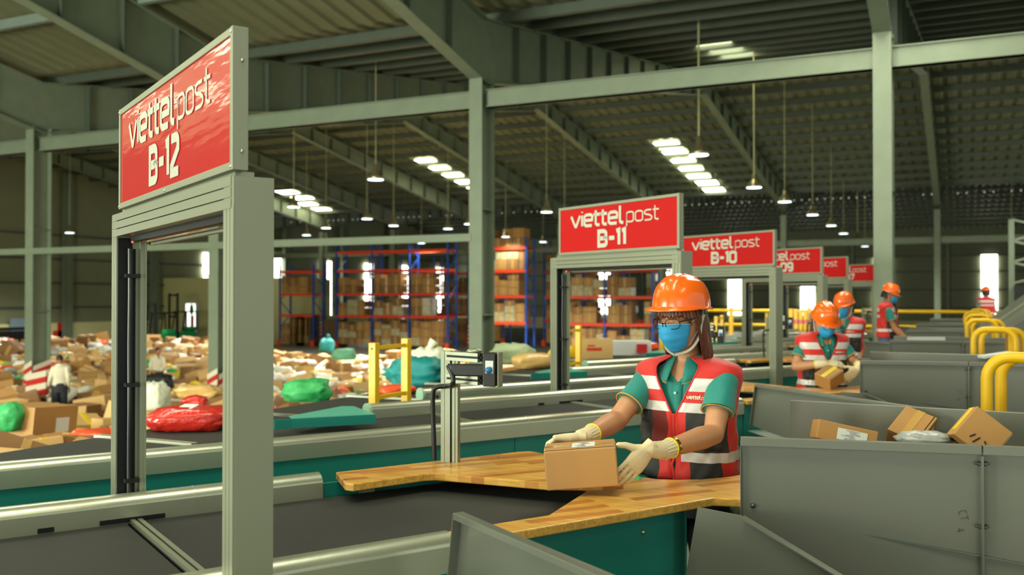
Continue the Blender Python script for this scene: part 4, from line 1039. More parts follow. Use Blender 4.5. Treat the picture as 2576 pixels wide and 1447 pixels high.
def make_helmet(HM, parent, tilt=0.0, res=1):
    M = HM @ Matrix.Translation((0, .008, .050)) @ Matrix.Rotation(tilt, 4, 'X')
    b = MB(); n = 56 * res; m = 18 * res; a0, b0, h0 = .105, .124, .118
    def P(a, t, off=0):
        c = cos(t * pi / 2) ** .62; x = sin(a) * (a0 + off) * c; y = -cos(a) * (b0 + off) * c; z = (h0 + off) * sin(t * pi / 2) ** .95
        k = max(0, sin(t * pi / 2)) ** 1.2
        hump = .010 * k * (math.exp(-(x / .014) ** 2)) + .006 * k * (math.exp(-((x - .034) / .009) ** 2) + math.exp(-((x + .034) / .009) ** 2))
        dip = -.004 * k * (math.exp(-((x - .052) / .012) ** 2) + math.exp(-((x + .052) / .012) ** 2))
        return Vector((x, y, z + hump + dip))
    rings = []
    for i in range(m + 1):
        t = i / m; t = min(t, .985)
        rings.append([M @ P(2 * pi * k / n, t) for k in range(n)])
    # brim: flares out, longer in front where the peak is
    br = []; lip = []
    for k in range(n):
        a = 2 * pi * k / n; ca = cos(a); pk = max(0, (ca - .35) / .65) ** .7
        o = .010 + .026 * pk; dz = -.006 - .008 * pk
        p = P(a, 0); d = Vector((sin(a) * .8, -cos(a), 0)).normalized()
        br.append(M @ (p + d * o + Z3 * dz)); lip.append(M @ (p + d * (o + .001) + Z3 * (dz - .005)))
    inn = [M @ (P(2 * pi * k / n, 0, -.006) - Z3 * .006) for k in range(n)]
    b.loft([inn, lip, br, rings[0]], cap=False); b.loft(rings, cap=False); b.add(rings[-1], [tuple(range(n))], 0, True)
    # inner shell so the underside is not hollow to the sky
    rin = [[M @ P(2 * pi * k / n, min(i / 8, .985), -.006) for k in range(n)] for i in range(9)]
    b.loft([[M @ (P(2 * pi * k / n, 0, -.006) - Z3 * .006) for k in range(n)]] + rin, cap=False)
    h = b.build('hard_hat', 'helmet', parent)
    return h, M
def make_mask(HM, parent, loops=True):
    b = MB(); rows = []; nu, nv = 22, 14
    for j in range(nv + 1):
        v = j / nv; row = []
        for i in range(nu + 1):
            u = -1 + 2 * i / nu; a = u * lerp(1.02, .82, v)
            z = lerp(.002, -.106, v) + .010 * (1 - u * u) * (1 - v) + .016 * u * u * v - .006 * u * u * (1 - v)
            t = math.asin(max(-1, min(1, z / (.112 if z > 0 else .118)))) / (pi / 2); t = max(t, -.93)
            p = head_pt(a, t); p.z = z
            off = .011 + .020 * math.exp(-(u / .42) ** 2) * (.55 + .6 * sin(pi * min(1, v * 1.15 + .1)) - .35 * v) + .004 * sin(v * pi) - .006 * abs(u) ** 4
            off += .0012 * (1 if int(v * 7) % 2 else -1) * (1 - u * u)
            d = Vector((sin(a), -cos(a), 0)); row.append(HM @ (p + d * off))
        rows.append(row)
    b.loft(rows, closed=False, cap=False)
    mk = b.build('face_mask', 'mask_blue', parent)
    md = mk.modifiers.new('thick', 'SOLIDIFY'); md.thickness = .002
    b = MB(); b.tube([p + (HM.to_3x3() @ Vector((0, -.001, .001))) for p in rows[0]], .0024, 6, flat=1)
    b.build('mask_rim', 'mask_rim', mk)
    if loops:
        for s in (-1, 1):
            b = MB(); b.tube(smooth_path([HM @ Vector((s * .058, -.062, -.010)), HM @ Vector((s * .075, -.03, .008)), HM @ Vector((s * .084, .012, .016)), HM @ Vector((s * .084, .024, -.004)), HM @ Vector((s * .074, -.02, -.04)), HM @ Vector((s * .052, -.055, -.085))]), .0013, 6); b.build('ear_loop', 'mask_rim', mk)
    return mk
def make_glasses(HM, parent):
    b = MB()
    for s in (-1, 1):
        loop = []
        for k in range(25):
            a = 2 * pi * k / 24; cx = abs(cos(a)) ** .6 * (1 if cos(a) > 0 else -1); sz = abs(sin(a)) ** .75 * (1 if sin(a) > 0 else -1)
            x = s * .033 + cx * .0265; z = .015 + sz * .0195 - abs(cx) * 0
            loop.append(HM @ Vector((x, -.121 + .9 * (abs(x) / .06) ** 2 * .02, z)))
        b.tube(loop, .0018, 7)
        b.tube([HM @ Vector((s * .059, -.106, .022)), HM @ Vector((s * .072, -.085, .021)), HM @ Vector((s * .083, -.02, .014)), HM @ Vector((s * .084, .02, .006))], .0021, 7)
    b.tube([HM @ Vector((-.008, -.122, .018)), HM @ Vector((0, -.125, .021)), HM @ Vector((.008, -.122, .018))], .0017, 6)
    g = b.build('glasses', 'glass_frame', parent)
    return g
def make_strap(HM, M, parent):
    b = MB()
    for s in (-1, 1):
        ps = smooth_path([M @ Vector((s * .104, .005, -.012)), HM @ Vector((s * .088, -.004, -.01)), HM @ Vector((s * .080, -.022, -.06)), HM @ Vector((s * .054, -.055, -.102)), HM @ Vector((0, -.082, -.118))])
        b.tube(ps, .0065, 8, flat=.3)
    st = b.build('chin_strap', 'strap_grey', parent)
    for s in (-1, 1):
        b = MB(); b.box(M @ Vector((s * .102, .003, -.020)), (.008, .022, .02), rot=(0, 0, HM.to_euler().z)); b.build('strap_buckle', 'black_plastic', st)
    return st
def make_person(name_lab, group, root, rz, P, clothes='vest', res=.008, parts=None):
    """P: joints in the person frame. Builds one body and its clothes."""
    t = thing('person', name_lab, 'person', root, rz, group)
    RM = WM(t); L = lambda p: RM @ Vector(p)
    J = {k: (L(v) if isinstance(v, (tuple, Vector)) and len(v) == 3 else v) for k, v in P.items()}
    R3 = RM.to_3x3()
    HM = RM @ Matrix.Translation(P['head']) @ Matrix.Rotation(P.get('turn', 0), 4, 'Z') @ Matrix.Rotation(P.get('nod', 0), 4, 'X') @ Matrix.Scale(P.get('hs', 1), 4)
    zt = P['neck'][2]                               # base of the neck
    lean = P.get('lean', 0.0)                       # forward lean at the shoulders
    sc = P.get('w', 1.0)
    def axis(z):
        k = max(0, min(1, (z - zt + .40) / .40)); return Vector((P['neck'][0] * k + P.get('hipx', 0) * (1 - k), P.get('y0', 0) - lean * k, 0))
    # torso half widths (x, y) by height below the neck base
    TB = [(-.62, .165, .115), (-.50, .165, .115), (-.40, .150, .105), (-.30, .138, .10), (-.20, .150, .108), (-.10, .165, .105), (-.045, .172, .090), (-.01, .135, .075), (.02, .075, .062), (.05, .054, .054), (.09, .050, .050)]
    def torso(a, z, off=0.0, tab=TB, pw=.8):
        wx, wy = prof(tab, z - zt); wx = wx * sc + off; wy = wy * sc + off
        c, s = cos(a), sin(a); f = lambda q: math.copysign(abs(q) ** pw, q)
        return L(Vector((f(s) * wx, -f(c) * wy, z)) + axis(z))
    skin = P.get('skin', 'skin')
    b = MB(); make_head(b, HM)
    b.loft([[torso(2 * pi * k / 20, zt + dz) for k in range(20)] for dz in (-.35, -.25, -.15, -.08, -.045, -.02, .0, .02, .045, .07)])
    nk = L(Vector(P['neck']) + Vector((0, 0, .03))); b.tube([L(P['neck']), nk.lerp(HM @ Vector((0, .022, -.06)), .5), HM @ Vector((0, .02, -.04))], [.054, .050, .052], 16)
    for s in ('l', 'r'):
        sh, el, wr = J['sh_' + s], J['el_' + s], J['wr_' + s]
        b.tube([sh, sh.lerp(el, .35), sh.lerp(el, .8), el, el.lerp(wr, .25), el.lerp(wr, .6), wr], [P.get('arm', 1) * q for q in (.048, .047, .041, .041, .043, .036, .028)], 16)
        if clothes == 'white' or P.get('bare_' + s):
            hm = P['hand_' + s]; hand_mesh(b, RM @ hm[0], flip=(-1 if s == 'r' else 1) * hm[1].get('mir', 1), **{k: v for k, v in hm[1].items() if k not in ('mir',)})
    hz = zt - .5
    for s in (-1, 1): b.tube([L((s * .08, P.get('y0', 0), hz)), L((s * .09, P.get('y0', 0) - .01, .48)), L((s * .10, P.get('y0', 0) + .02, .08))], [.085, .058, .04], 12)
    b.loft([[torso(2 * pi * k / 20, zt + dz, -.012) for k in range(20)] for dz in (-.60, -.45, -.30)])
    body = b.build('body', skin, t, remesh=res, smooth_it=5 if res < .01 else 3)
    # trousers and shoes
    b = MB()
    for s in (-1, 1): b.tube([L((s * .078, P.get('y0', 0), hz + .06)), L((s * .082, P.get('y0', 0), hz - .1)), L((s * .092, P.get('y0', 0) - .01, .48)), L((s * .10, P.get('y0', 0) + .01, .06))], [.098, .100, .075, .062], 14)
    b.loft([[torso(2 * pi * k / 20, zt + dz, .006) for k in range(20)] for dz in (-.62, -.5, -.40)])
    b.build('trousers', P.get('trousers', 'trousers_dark'), t)
    for s in (-1, 1):
        b = MB(); b.tube([L((s * .10, P.get('y0', 0) + .06, .045)), L((s * .10, P.get('y0', 0), .05)), L((s * .105, P.get('y0', 0) - .10, .04)), L((s * .107, P.get('y0', 0) - .16, .032))], [.035, .045, .04, .022], 12); b.build('shoe', 'shoe', t)
    # shirt: body, sleeves, collar
    smat = 'shirt_white' if clothes == 'white' else 'shirt_teal'
    b = MB(); vz = zt - (.03 if clothes == 'white' else .17)
    def open_ring(z, off, aw, n=34, tab=TB): return [torso(aw + (2 * pi - 2 * aw) * k / n, z, off, tab) for k in range(n + 1)]
    zs = [zt - .46 + .02 * k for k in range(24)]; zs = [z for z in zs if z < zt + .02] + [zt + .018]
    def vee(z, z0, top, amax): return 0.0 if z <= z0 else amax * min(1, (z - z0) / (top - z0))
    b.loft([open_ring(z, .006, vee(z, zt - .055, zt + .02, .42)) for z in zs], closed=False, cap=False)
    for s in ('l', 'r'):
        sh, el = J['sh_' + s], J['el_' + s]; sgn = 1 if s == 'l' else -1
        inn = sh.lerp(L(Vector(P['neck']) - Vector((0, 0, .08))), .35); dirn = (el - sh).normalized(); sl = P.get('sleeve', .58)
        if clothes == 'white': sl = .98
        pth = [inn, sh + (sh - inn) * .10, sh.lerp(el, .22), sh.lerp(el, sl * .7), sh.lerp(el, sl)]
        sp = smooth_path(pth, 4); rr = [lerp(.038, .058, min(1, i / (len(sp) * .5))) if i < len(sp) * .5 else lerp(.058, .062 if clothes != 'white' else .045, (i / len(sp) - .5) / .5) for i in range(len(sp))]
        rr = [q * P.get('slr_' + s, 1) for q in rr]; b.tube(sp, rr, 18)
    sh_o = b.build('polo_shirt' if clothes != 'white' else 'white_shirt', smat, t); 
    sm = sh_o.modifiers.new('s', 'SUBSURF'); sm.levels = 1; sm.render_levels = 1
    if clothes == 'vest':
        b = MB(); b.loft([[torso(a_, zz, .0085) for a_ in (-.09, 0, .09)] for zz in [zt - .20 + .02 * k for k in range(8)]], closed=False, cap=False); pk_ = b.build('placket', smat, sh_o); md = pk_.modifiers.new('t', 'SOLIDIFY'); md.thickness = .003
        b = MB(); b.tube([torso(.10, zt - .055, .011), torso(.13, zt - .02, .012)], .004, 6); b.build('placket_trim', 'piping_orange', sh_o)
    tx = bpy.data.textures.new('folds', 'CLOUDS'); tx.noise_scale = .09
    dm = sh_o.modifiers.new('f', 'DISPLACE'); dm.texture = tx; dm.strength = .010; dm.mid_level = .5; dm.texture_coords = 'GLOBAL'
    if clothes == 'white':
        for s in ('l', 'r'):
            el, wr = J['el_' + s], J['wr_' + s]; b = MB(); b.tube([J['sh_' + s].lerp(el, .85), el, el.lerp(wr, .5), el.lerp(wr, .92)], [.050, .052, .046, .038], 14); b.build('shirt_sleeve', smat, t)
    else:
        for s in ('l', 'r'):
            sh, el = J['sh_' + s], J['el_' + s]; c = sh.lerp(el, P.get('sleeve', .58)); d = (el - sh).normalized(); m = frame(c, d, Vector((.1, .2, 1)))
            b = MB(); b.tube([m @ Vector((.063 * cos(q), .001, .063 * sin(q))) for q in [2 * pi * k / 24 for k in range(25)]], .0026, 6); b.build('sleeve_piping', 'piping_orange', sh_o)
    # collar
    b = MB(); cr = []
    n = 30; a0 = .32
    for (dz, off, k) in ((.020, -.004, 0), (.052, .004, .0), (.040, .018, .35), (.014, .034, .8), (-.010, .046, 1.0)):
        row = []
        for i in range(n + 1):
            a = a0 + (2 * pi - 2 * a0) * i / n; e = min(i, n - i) / n
            drop = -.045 * k * math.exp(-(e / .10) ** 2)
            wx, wy = .055 + off, .055 + off
            p = Vector((sin(a) * wx * 1.12, -cos(a) * wy, zt + dz + drop - .010 * k)) + axis(zt) + Vector((0, -.004 + .012 * (1 - k), 0))
            p.y -= .030 * k * math.exp(-(e / .12) ** 2)
            row.append(L(p))
        cr.append(row)
    b.loft(cr, closed=False, cap=False); co = b.build('collar', smat, sh_o)
    md = co.modifiers.new('t', 'SOLIDIFY'); md.thickness = .003
    if clothes != 'white':
        b = MB(); b.tube(cr[-1], .0022, 6); b.build('collar_piping', 'piping_orange', co)
        b = MB(); b.tube([torso(.0, zt - .105, .016), torso(.0, zt - .105, .018)], .006, 12); b.build('button', 'mask_rim', sh_o)
        b = MB(); rr_ = []
    # vest
    if clothes == 'vest':
        VT = [(-.50, .200, .140), (-.42, .196, .138), (-.34, .188, .132), (-.25, .186, .130), (-.18, .188, .130), (-.12, .198, .128), (-.06, .214, .126), (-.025, .219, .118), (.000, .214, .104), (.016, .190, .092), (.028, .145, .082), (.038, .105, .074), (.046, .085, .068)]
        VT = [(a, c * P.get('vw', 1), d) for a, c, d in VT]
        vs = zt - P.get('vee', .19); hem = zt - .47
        bz = [hem, zt - .455, zt - .44, zt - .425, zt - .405, zt - .386, zt - .365, zt - .345, zt - .33, zt - .31, zt - .29, zt - .27, zt - .25, zt - .233, zt - .215, zt - .198, zt - .182, zt - .162, zt - .142, zt - .125, zt - .110, zt - .094, zt - .075, zt - .058, zt - .040, zt - .028, zt - .016, zt - .004, zt + .008, zt + .018, zt + .028, zt + .038, zt + .046]
        n = 72; b = MB(); rows = []; amax = P.get('vopen', .42)
        def aw(z): return .015 if z <= vs else .015 + amax * ((z - vs) / (zt + .046 - vs)) ** .9
        def VP(a, z, off=0):
            p = torso(a, z, off, VT, .82)
            q = RM.inverted() @ p
            fold = .004 * sin(a * 9 + z * 30) * (1 if abs(sin(a)) > .3 else .4) + .003 * sin(a * 17 - z * 55)
            k = max(0, min(1, (zt - .1 - z) / .2)); q.x += fold * k * (1 if q.x > 0 else -1); q.y += fold * k * (-1 if q.y < 0 else 1)
            return RM @ q
        for z in bz: rows.append([VP(aw(z) + (2 * pi - 2 * aw(z)) * i / n, z) for i in range(n + 1)])
        v = [p for r in rows for p in r]; mi_of = {}
        for j in range(len(bz) - 1):
            zc = (bz[j] + bz[j + 1]) / 2 - zt
            for i in range(n):
                a = aw(bz[j]) + (2 * pi - 2 * aw(bz[j])) * (i + .5) / n; fa = min(a, 2 * pi - a)   # angle from the front
                front = fa < 1.25; back = fa > 1.9; m = 0
                if (-.094 < zc < -.040 or -.182 < zc < -.142) and (front or back) and fa > .06: m = 1
                elif -.386 < zc < -.345 and fa > .14: m = 1
                elif -.345 < zc < -.182 and (.15 if a < pi else .12) < fa < 1.32: m = 2 if (a < pi or fa > .46) else 3
                elif zc < -.386 and .30 < fa < 1.05: m = 2
                q = j * (n + 1) + i; f = (q, q + 1, q + n + 2, q + n + 1)
                mi_of[(j, i)] = m; b.F.append(list(f)); b.M.append(m); b.S.append(True)
        b.V = v
        ve = b.build('safety_vest', ['vest_red', 'reflective', 'vest_dark', 'vest_maroon'], t)
        md = ve.modifiers.new('t', 'SOLIDIFY'); md.thickness = .004; md.offset = 1
        b = MB(); b.tube([VP(0, z, .004) for z in [hem + (vs - hem) * k / 12 for k in range(13)]], .006, 8, flat=.6); b.build('zip_placket', 'vest_red', ve)
        for sg in (-1, 1):
            b = MB(); b.tube([VP(sg * aw(z) if sg > 0 else 2 * pi - aw(z), z, .002) for z in bz if z >= vs - .02], .004, 6); b.build('front_edge', 'vest_red', ve)
        # chest lettering
        if P.get('logo', True):
            b = MB(); z0 = zt - .124; a_c = .20
            def lp(x, y, o): return VP(a_c + x / .17, z0 + y, .0065 + o)
            x = letters(b, 'viettel', (0, 0, 0), (1, 0, 0), (0, 1, 0), .0112, .0030, sy=.0105, fn=lambda a, c, o: lp(a, c, o))
            letters(b, 'post', (0, 0, 0), (1, 0, 0), (0, 1, 0), .0110, .0016, sy=.0095, fn=lambda a, c, o: lp(a + x + .002, c, o)); b.build('chest_lettering', 'white_paint', ve)
        if P.get('pocket', True):
            for sg in (1, -1):
                for (za, zb, aa, ab) in ((-.19, -.235, .55, 1.10), (-.24, -.335, .57, 1.08)):
                    b = MB(); g = [[VP((sg * lerp(aa, ab, i / 8)) % (2 * pi), zt + lerp(za, zb, j / 4), .006) for i in range(9)] for j in range(5)]
                    b.loft(g, closed=False, cap=False); po = b.build('pocket', 'vest_dark', ve); md = po.modifiers.new('t', 'SOLIDIFY'); md.thickness = .005
    # gloves
    for s in ('l', 'r'):
        if P.get('glove') and clothes == 'vest':
            hm = P['hand_' + s]; M = RM @ hm[0]
            b = MB(); hand_mesh(b, M, flip=(-1 if s == 'r' else 1) * hm[1].get('mir', 1), **{k: v for k, v in hm[1].items() if k not in ('mir',)})
            wr, el = J['wr_' + s], J['el_' + s]; d = (el - wr).normalized(); org = M.translation
            cl = .055
            b.tube([org + (M.to_3x3() @ Vector((0, .01, 0))), org, org.lerp(wr, .6) + d * .005, wr + d * cl * .5, wr + d * cl], [.025, .029, .033, .035, .037], 16)
            g = b.build('glove', 'glove', t, remesh=.0028 if res < .01 else .006, smooth_it=4 if res < .01 else 2)
            c = wr + d * cl; m = frame(c, d, Vector((.1, .2, 1))); b = MB(); b.tube([m @ Vector((.0375 * cos(q), 0, .0375 * sin(q))) for q in [2 * pi * k / 20 for k in range(21)]], .0032, 6); b.build('glove_cuff_edge', 'cuff_yellow', g)
            for k in range(18):
                if res > .01: break
                q = 2 * pi * k / 18; m0 = frame(wr + d * .002, d, Vector((.1, .2, 1))); b2 = MB() if k == 0 else b2
                b2.tube([m0 @ Vector((.0325 * cos(q), .0, .0325 * sin(q))), m0 @ Vector((.0362 * cos(q), cl, .0362 * sin(q)))], .0024, 6)
            if res < .01: b2.build('knit_ribs', 'glove', g)
    # head wear
    if P.get('hat', True):
        h, M = make_helmet(HM, t, P.get('hat_tilt', 0)); make_strap(HM, M, h)
    if P.get('mask', True): make_mask(HM, t)
    if P.get('glasses'): make_glasses(HM, t)
    if res > .01 and clothes == 'vest': hair_bob(HM, t, 'hair_black' if not P.get('glasses') else 'hair', length=.055 if not P.get('glasses') else .13, front=1.45, bangs=False)
    return t, HM, J, RM, torso
def hair_bob(HM, parent, m='hair', length=.21, front=.95, bangs=True):
    b = MB(); rings = []; n = 64
    for j in range(15):
        v = j / 14; row = []
        z = lerp(.085, -length, v)
        for i in range(n + 1):
            a = front + (2 * pi - 2 * front) * i / n
            c = sqrt(max(.05, 1 - min(1, max(0, z / .12)) ** 2)); wx = .083 * c; wy = .098 * c
            if z < -.03: k = min(1, (-.03 - z) / .12); wx = lerp(wx, .080, k); wy = lerp(wy, .078, k)
            st = .0022 * sin(a * 47 + v * 3) + .0018 * sin(a * 83 + 1.3 + v * 5) + .003 * sin(a * 11 + 2)
            zz = z + (.018 * sin(a * 23) * .5 + .010 * sin(a * 57)) * (v ** 3)
            x = sin(a) * (wx + st + .004 * v); y = -cos(a) * (wy + st) + .012 * v
            row.append(HM @ Vector((x, y, zz)))
        rings.append(row)
    b.loft(rings, closed=False, cap=False); o = b.build('hair', m, parent); md = o.modifiers.new('t', 'SOLIDIFY'); md.thickness = .006; md.offset = -1
    if bangs:
        b = MB(); rows = []; nb = 60
        for j in range(6):
            v = j / 5; row = []
            for i in range(nb + 1):
                u = -1 + 2 * i / nb; a = u * 1.05
                zb = .034 + .006 * sin(u * 31) * .6 + .005 * sin(u * 53 + 1) + .003 * sin(u * 97) - .040 * max(0, abs(u) - .72) / .28 + .006 * math.exp(-((u + .1) / .1) ** 2)
                z = lerp(.080, zb, v); t = math.asin(min(1, z / .112)) / (pi / 2)
                p = head_pt(a, t); p.z = z; d = Vector((sin(a), -cos(a), 0)); row.append(HM @ (p + d * (.006 + .005 * v + .0015 * sin(u * 41))))
            rows.append(row)
        b.loft(rows, closed=False, cap=False)
        bo = b.build('bangs', m, o); md = bo.modifiers.new('t', 'SOLIDIFY'); md.thickness = .003
    return o
def eye_details(HM, t):
    for s in (-1, 1):
        b = MB(); b.tube([HM @ Vector((s * x, -y, z)) for x, y, z in ((.017, .0915, .006), (.024, .0945, .0015), (.032, .0945, .0), (.040, .0905, .002), (.047, .084, .006))], .0013, 6); b.build('eyelashes', 'hair_black', t)
        b = MB(); b.tube([HM @ Vector((s * x, -y, z)) for x, y, z in ((.016, .0965, .034), (.030, .096, .039), (.046, .084, .037), (.054, .074, .031))], [.002, .003, .0026, .001], 6); b.build('eyebrow', 'hair', t)

# ---------------------------------------------------------------- nearest worker
D0 = 4.0
c0 = at(1727, 900, D0); ROOT = Vector((c0.x, c0.y, 0)); TURN = rad(-37)
RZ = YAW + TURN
RMI = (Matrix.Translation(ROOT) @ Matrix.Rotation(RZ, 4, 'Z')).inverted()
def loc(px, py, d): return RMI @ at(px, py, d)
def dirv(v): return RMI.to_3x3() @ (Rt * v[0] + Vector((-sin(YAW), cos(YAW), 0)) * v[1] + Z3 * v[2])      # view axes -> person frame
P1 = dict(head=loc(1716, 804, 3.92), neck=loc(1731, 921, 3.99), turn=rad(-7), nod=rad(15), hat_tilt=rad(-15), vw=1.07, lean=-.0, w=1.0, y0=.02,
          sh_r=loc(1634, 948, 4.07), el_r=loc(1551, 1058, 3.94), wr_r=loc(1474, 1099, 3.72),
          sh_l=loc(1821, 946, 3.87), el_l=loc(1795, 1092, 3.74), wr_l=loc(1664, 1135, 3.52),
          glove=True, glasses=True, sleeve=.62, hs=1.08, arm=1.08, slr_l=1.13)
P1['lean'] = -(P1['neck'][1]) + .02
# her left hand lies along the near right side of the box, her right hand over the far top left edge
P1['hand_l'] = (frame(loc(1630, 1130, 3.48), dirv((-.66, -.10, -.74)), dirv((.35, -.92, -.1))), dict(curl=(.10, .16, .15), spread=.03, thumb=(1.0, -.1, .42), thumb_curl=.0, s=1.05))
P1['hand_r'] = (frame(loc(1455, 1101, 3.69), dirv((-.97, -.02, -.02)), dirv((.05, .25, .95))), dict(curl=(.55, .75, .35), spread=.03, thumb=(.30, .05, .95), thumb_curl=.0))
t, HM, J, RM, tor = make_person('woman in orange hard hat, blue mask and glasses packing a carton at the nearest table', None, ROOT, RZ, P1, res=.0065)
WOMAN = t
hair_bob(HM, t, length=.165, front=1.2); eye_details(HM, t)
# gold watch on her left wrist
wr, el = J['wr_l'], J['el_l']; d = (el - wr).normalized(); c = wr + d * .072; m = frame(c, d, Vector((.1, .2, 1)))
b = MB()
for k in range(22):
    q = 2 * pi * k / 22; b.boxm(m @ Matrix.Translation((.036 * cos(q), 0, .036 * sin(q))) @ Matrix.Rotation(-q, 4, 'Y'), (.004, .014, .008))
wt = b.build('watch', 'gold', t, bevel=.001); q = -.6
mm = frame(wr + d * .074, Fw * -1 + Vector((0, 0, -.3)), Z3)
b = MB(); b.lathe([(.001, .030), (.014, .030), (.015, .034), (.014, .040), (.001, .041)], c, 18, m=Matrix((mm.to_3x3() @ Vector((1, 0, 0)), mm.to_3x3() @ Vector((0, 0, -1)), mm.to_3x3() @ Vector((0, 1, 0)))).transposed()); b.build('watch_face', 'gold', wt)
# the carton she holds
def carton_thing(lab, c, size, rot, m='carton', label=True, tape=True, group=None, bev=.004, lblside='top'):
    t = thing('carton', lab, 'box', c, 0, group); t.rotation_euler = rot
    M = WM(t); sx, sy, sz = size
    b = MB(); b.boxm(M, size); bo = b.build('box_body', m, t, bevel=bev)
    if tape:
        b = MB(); b.boxm(M @ Matrix.Translation((0, 0, sz / 2 + .0006)), (sx * 1.0, sy * .24, .001)); b.boxm(M @ Matrix.Translation((sx / 2 + .0006, 0, sz * .3)), (.001, sy * .24, sz * .38)); b.build('packing_tape', 'tape', t)
        b = MB(); b.boxm(M @ Matrix.Translation((0, -sy / 2 + .012, sz / 2 + .0008)), (sx * .97, .003, .001)); b.build('flap_gap', 'groove', t)
    if label:
        b = MB(); q = M @ Matrix.Translation((sx * .05, -sy * .02, sz / 2 + .0016)) if lblside == 'top' else M @ Matrix.Translation((sx * .08, -sy / 2 - .0012, -sz * .02))
        w2, h2 = (.085, .10) if lblside == 'top' else (sx * .5, sz * .6)
        if lblside == 'top': b.boxm(q, (w2, min(h2, sy * .8), .001))
        else: b.boxm(q, (w2, .001, h2))
        lb = b.build('shipping_label', 'paper', t)
        b = MB(); rnd = random.Random(3)
        for k in range(9):
            u_, v_ = rnd.uniform(-.35, .25), -.4 + .1 * k
            if lblside == 'top': b.boxm(q @ Matrix.Translation((u_ * w2 * .5, v_ * min(h2, sy * .8), .0008)), (w2 * rnd.uniform(.2, .5), .0025, .0004))
            else: b.boxm(q @ Matrix.Translation((u_ * w2 * .4, -.0008, v_ * h2)), (w2 * rnd.uniform(.2, .5), .0004, h2 * .03))
        b.build('print_lines', 'ink', lb)
    return t
bt = at(1467, 1118, 3.52)
HELD = carton_thing('brown taped carton with a white label, held by the nearest worker', at(1463, 1168, 3.50), (.262, .20, .142), (0, rad(-5), YAW - rad(5)), bev=.005)

# ---------------------------------------------------------------- the other workers
def worker(lab, px, py_neck, d, face, arms, **kw):
    """arms: for l and r (shoulder, elbow, wrist) as offsets in view axes from the neck base, in metres"""
    c = at(px, py_neck, d); root = Vector((c.x, c.y, kw.pop('floor', 0))); rz = YAW + rad(face)
    inv = (Matrix.Translation(root) @ Matrix.Rotation(rz, 4, 'Z')).inverted()
    vw = lambda o: inv @ (c + Rt * o[0] + Vector((-sin(YAW), cos(YAW), 0)) * o[1] + Z3 * o[2])
    vd = lambda v: inv.to_3x3() @ (Rt * v[0] + Vector((-sin(YAW), cos(YAW), 0)) * v[1] + Z3 * v[2])
    P = dict(head=inv @ at(px, py_neck, d) + Vector(kw.pop('hd', (0, -.03, .145))), neck=inv @ c)
    for s in 'lr':
        a = arms[s]; P['sh_' + s] = vw(a[0]); P['el_' + s] = vw(a[1]); P['wr_' + s] = vw(a[2]); hy, hz = a[3], a[4]
        dd = Vector(a[3]).normalized()
        P['hand_' + s] = (frame(vw(Vector(a[2]) + dd * .03), vd(a[3]), vd(a[4])), a[5] if len(a) > 5 else dict(curl=(.3, .4, .3)))
    P.update(kw); cl = P.pop('clothes', 'vest'); grp = P.pop('grp', None)
    return make_person(lab, grp, root, rz, P, clothes=cl, res=.013)
# second worker: faces the camera, opening a small taped box with both gloved hands
r_ = worker('worker in orange hard hat facing forward and handling a taped box at the second table', 2068, 848, 7.75, 4,
       dict(r=((-.155, .0, -.06), (-.24, -.06, -.24), (-.07, -.22, -.205), (.95, -.1, .02), (.2, -.6, .75), dict(curl=(.35, .45, .3), thumb=(.5, -.5, .8))),
            l=((.155, .0, -.06), (.255, -.04, -.22), (.225, -.24, -.225), (-.72, -.15, -.6), (.35, -.9, .2), dict(curl=(.25, .3, .3), thumb=(.8, -.2, .6)))),
       nod=rad(28), turn=rad(4), glove=True, glasses=True, hd=(0, -.05, .12), vee=.19)
SB = carton_thing('small carton with yellow tape band in the hands of the second worker', at(2086, 950, 7.44), (.17, .15, .11), (rad(18), rad(-24), YAW + rad(30)), 'carton', label=False, group=None)
for c in SB.children:
    if c.name.startswith('packing_tape'): c.data.materials[0] = MATS['tape_yellow']
# third worker: behind the second, turned to the left of the picture
worker('worker in orange hard hat standing half hidden behind the second worker', 2126, 806, 10.4, -38,
       dict(r=((-.13, -.06, -.06), (-.17, -.2, -.22), (-.12, -.36, -.3), (-.5, -.7, -.3), (0, -.3, .9)), l=((.13, .06, -.06), (.165, -.04, -.30), (.08, -.20, -.42), (-.7, -.5, -.3), (.2, -.4, .9))),
       nod=rad(14), turn=rad(-8), glove=False, bare_l=True, bare_r=True, skin='skin_tan')
# fourth worker: tall, in profile to the right
worker('tall worker in orange hard hat and red vest looking down to the right', 2232, 768, 13.9, 52,
       dict(r=((-.06, -.16, -.06), (.02, -.20, -.33), (.17, -.28, -.52), (.8, -.2, -.5), (.3, -.4, .8)), l=((.06, .16, -.06), (.16, .14, -.32), (.24, -.02, -.46), (.7, -.5, -.3), (.3, -.4, .8))),
       nod=rad(22), turn=rad(6), glove=False, bare_l=True, bare_r=True, skin='skin_tan', trousers='jeans', hd=(0, -.035, .15))
# fifth worker: far off, back turned
worker('distant worker in orange hard hat seen from behind at the far right', 2481, 752, 24.0, 172,
       dict(r=((.15, .02, -.06), (.22, .0, -.30), (.14, .16, -.42), (-.3, .8, -.1), (0, 0, 1)), l=((-.15, .02, -.06), (-.20, .0, -.30), (-.14, .16, -.42), (.3, .8, -.1), (0, 0, 1))),
       nod=rad(8), glove=False, bare_l=True, bare_r=True, skin='skin_tan', mask=False, logo=False, floor=0)
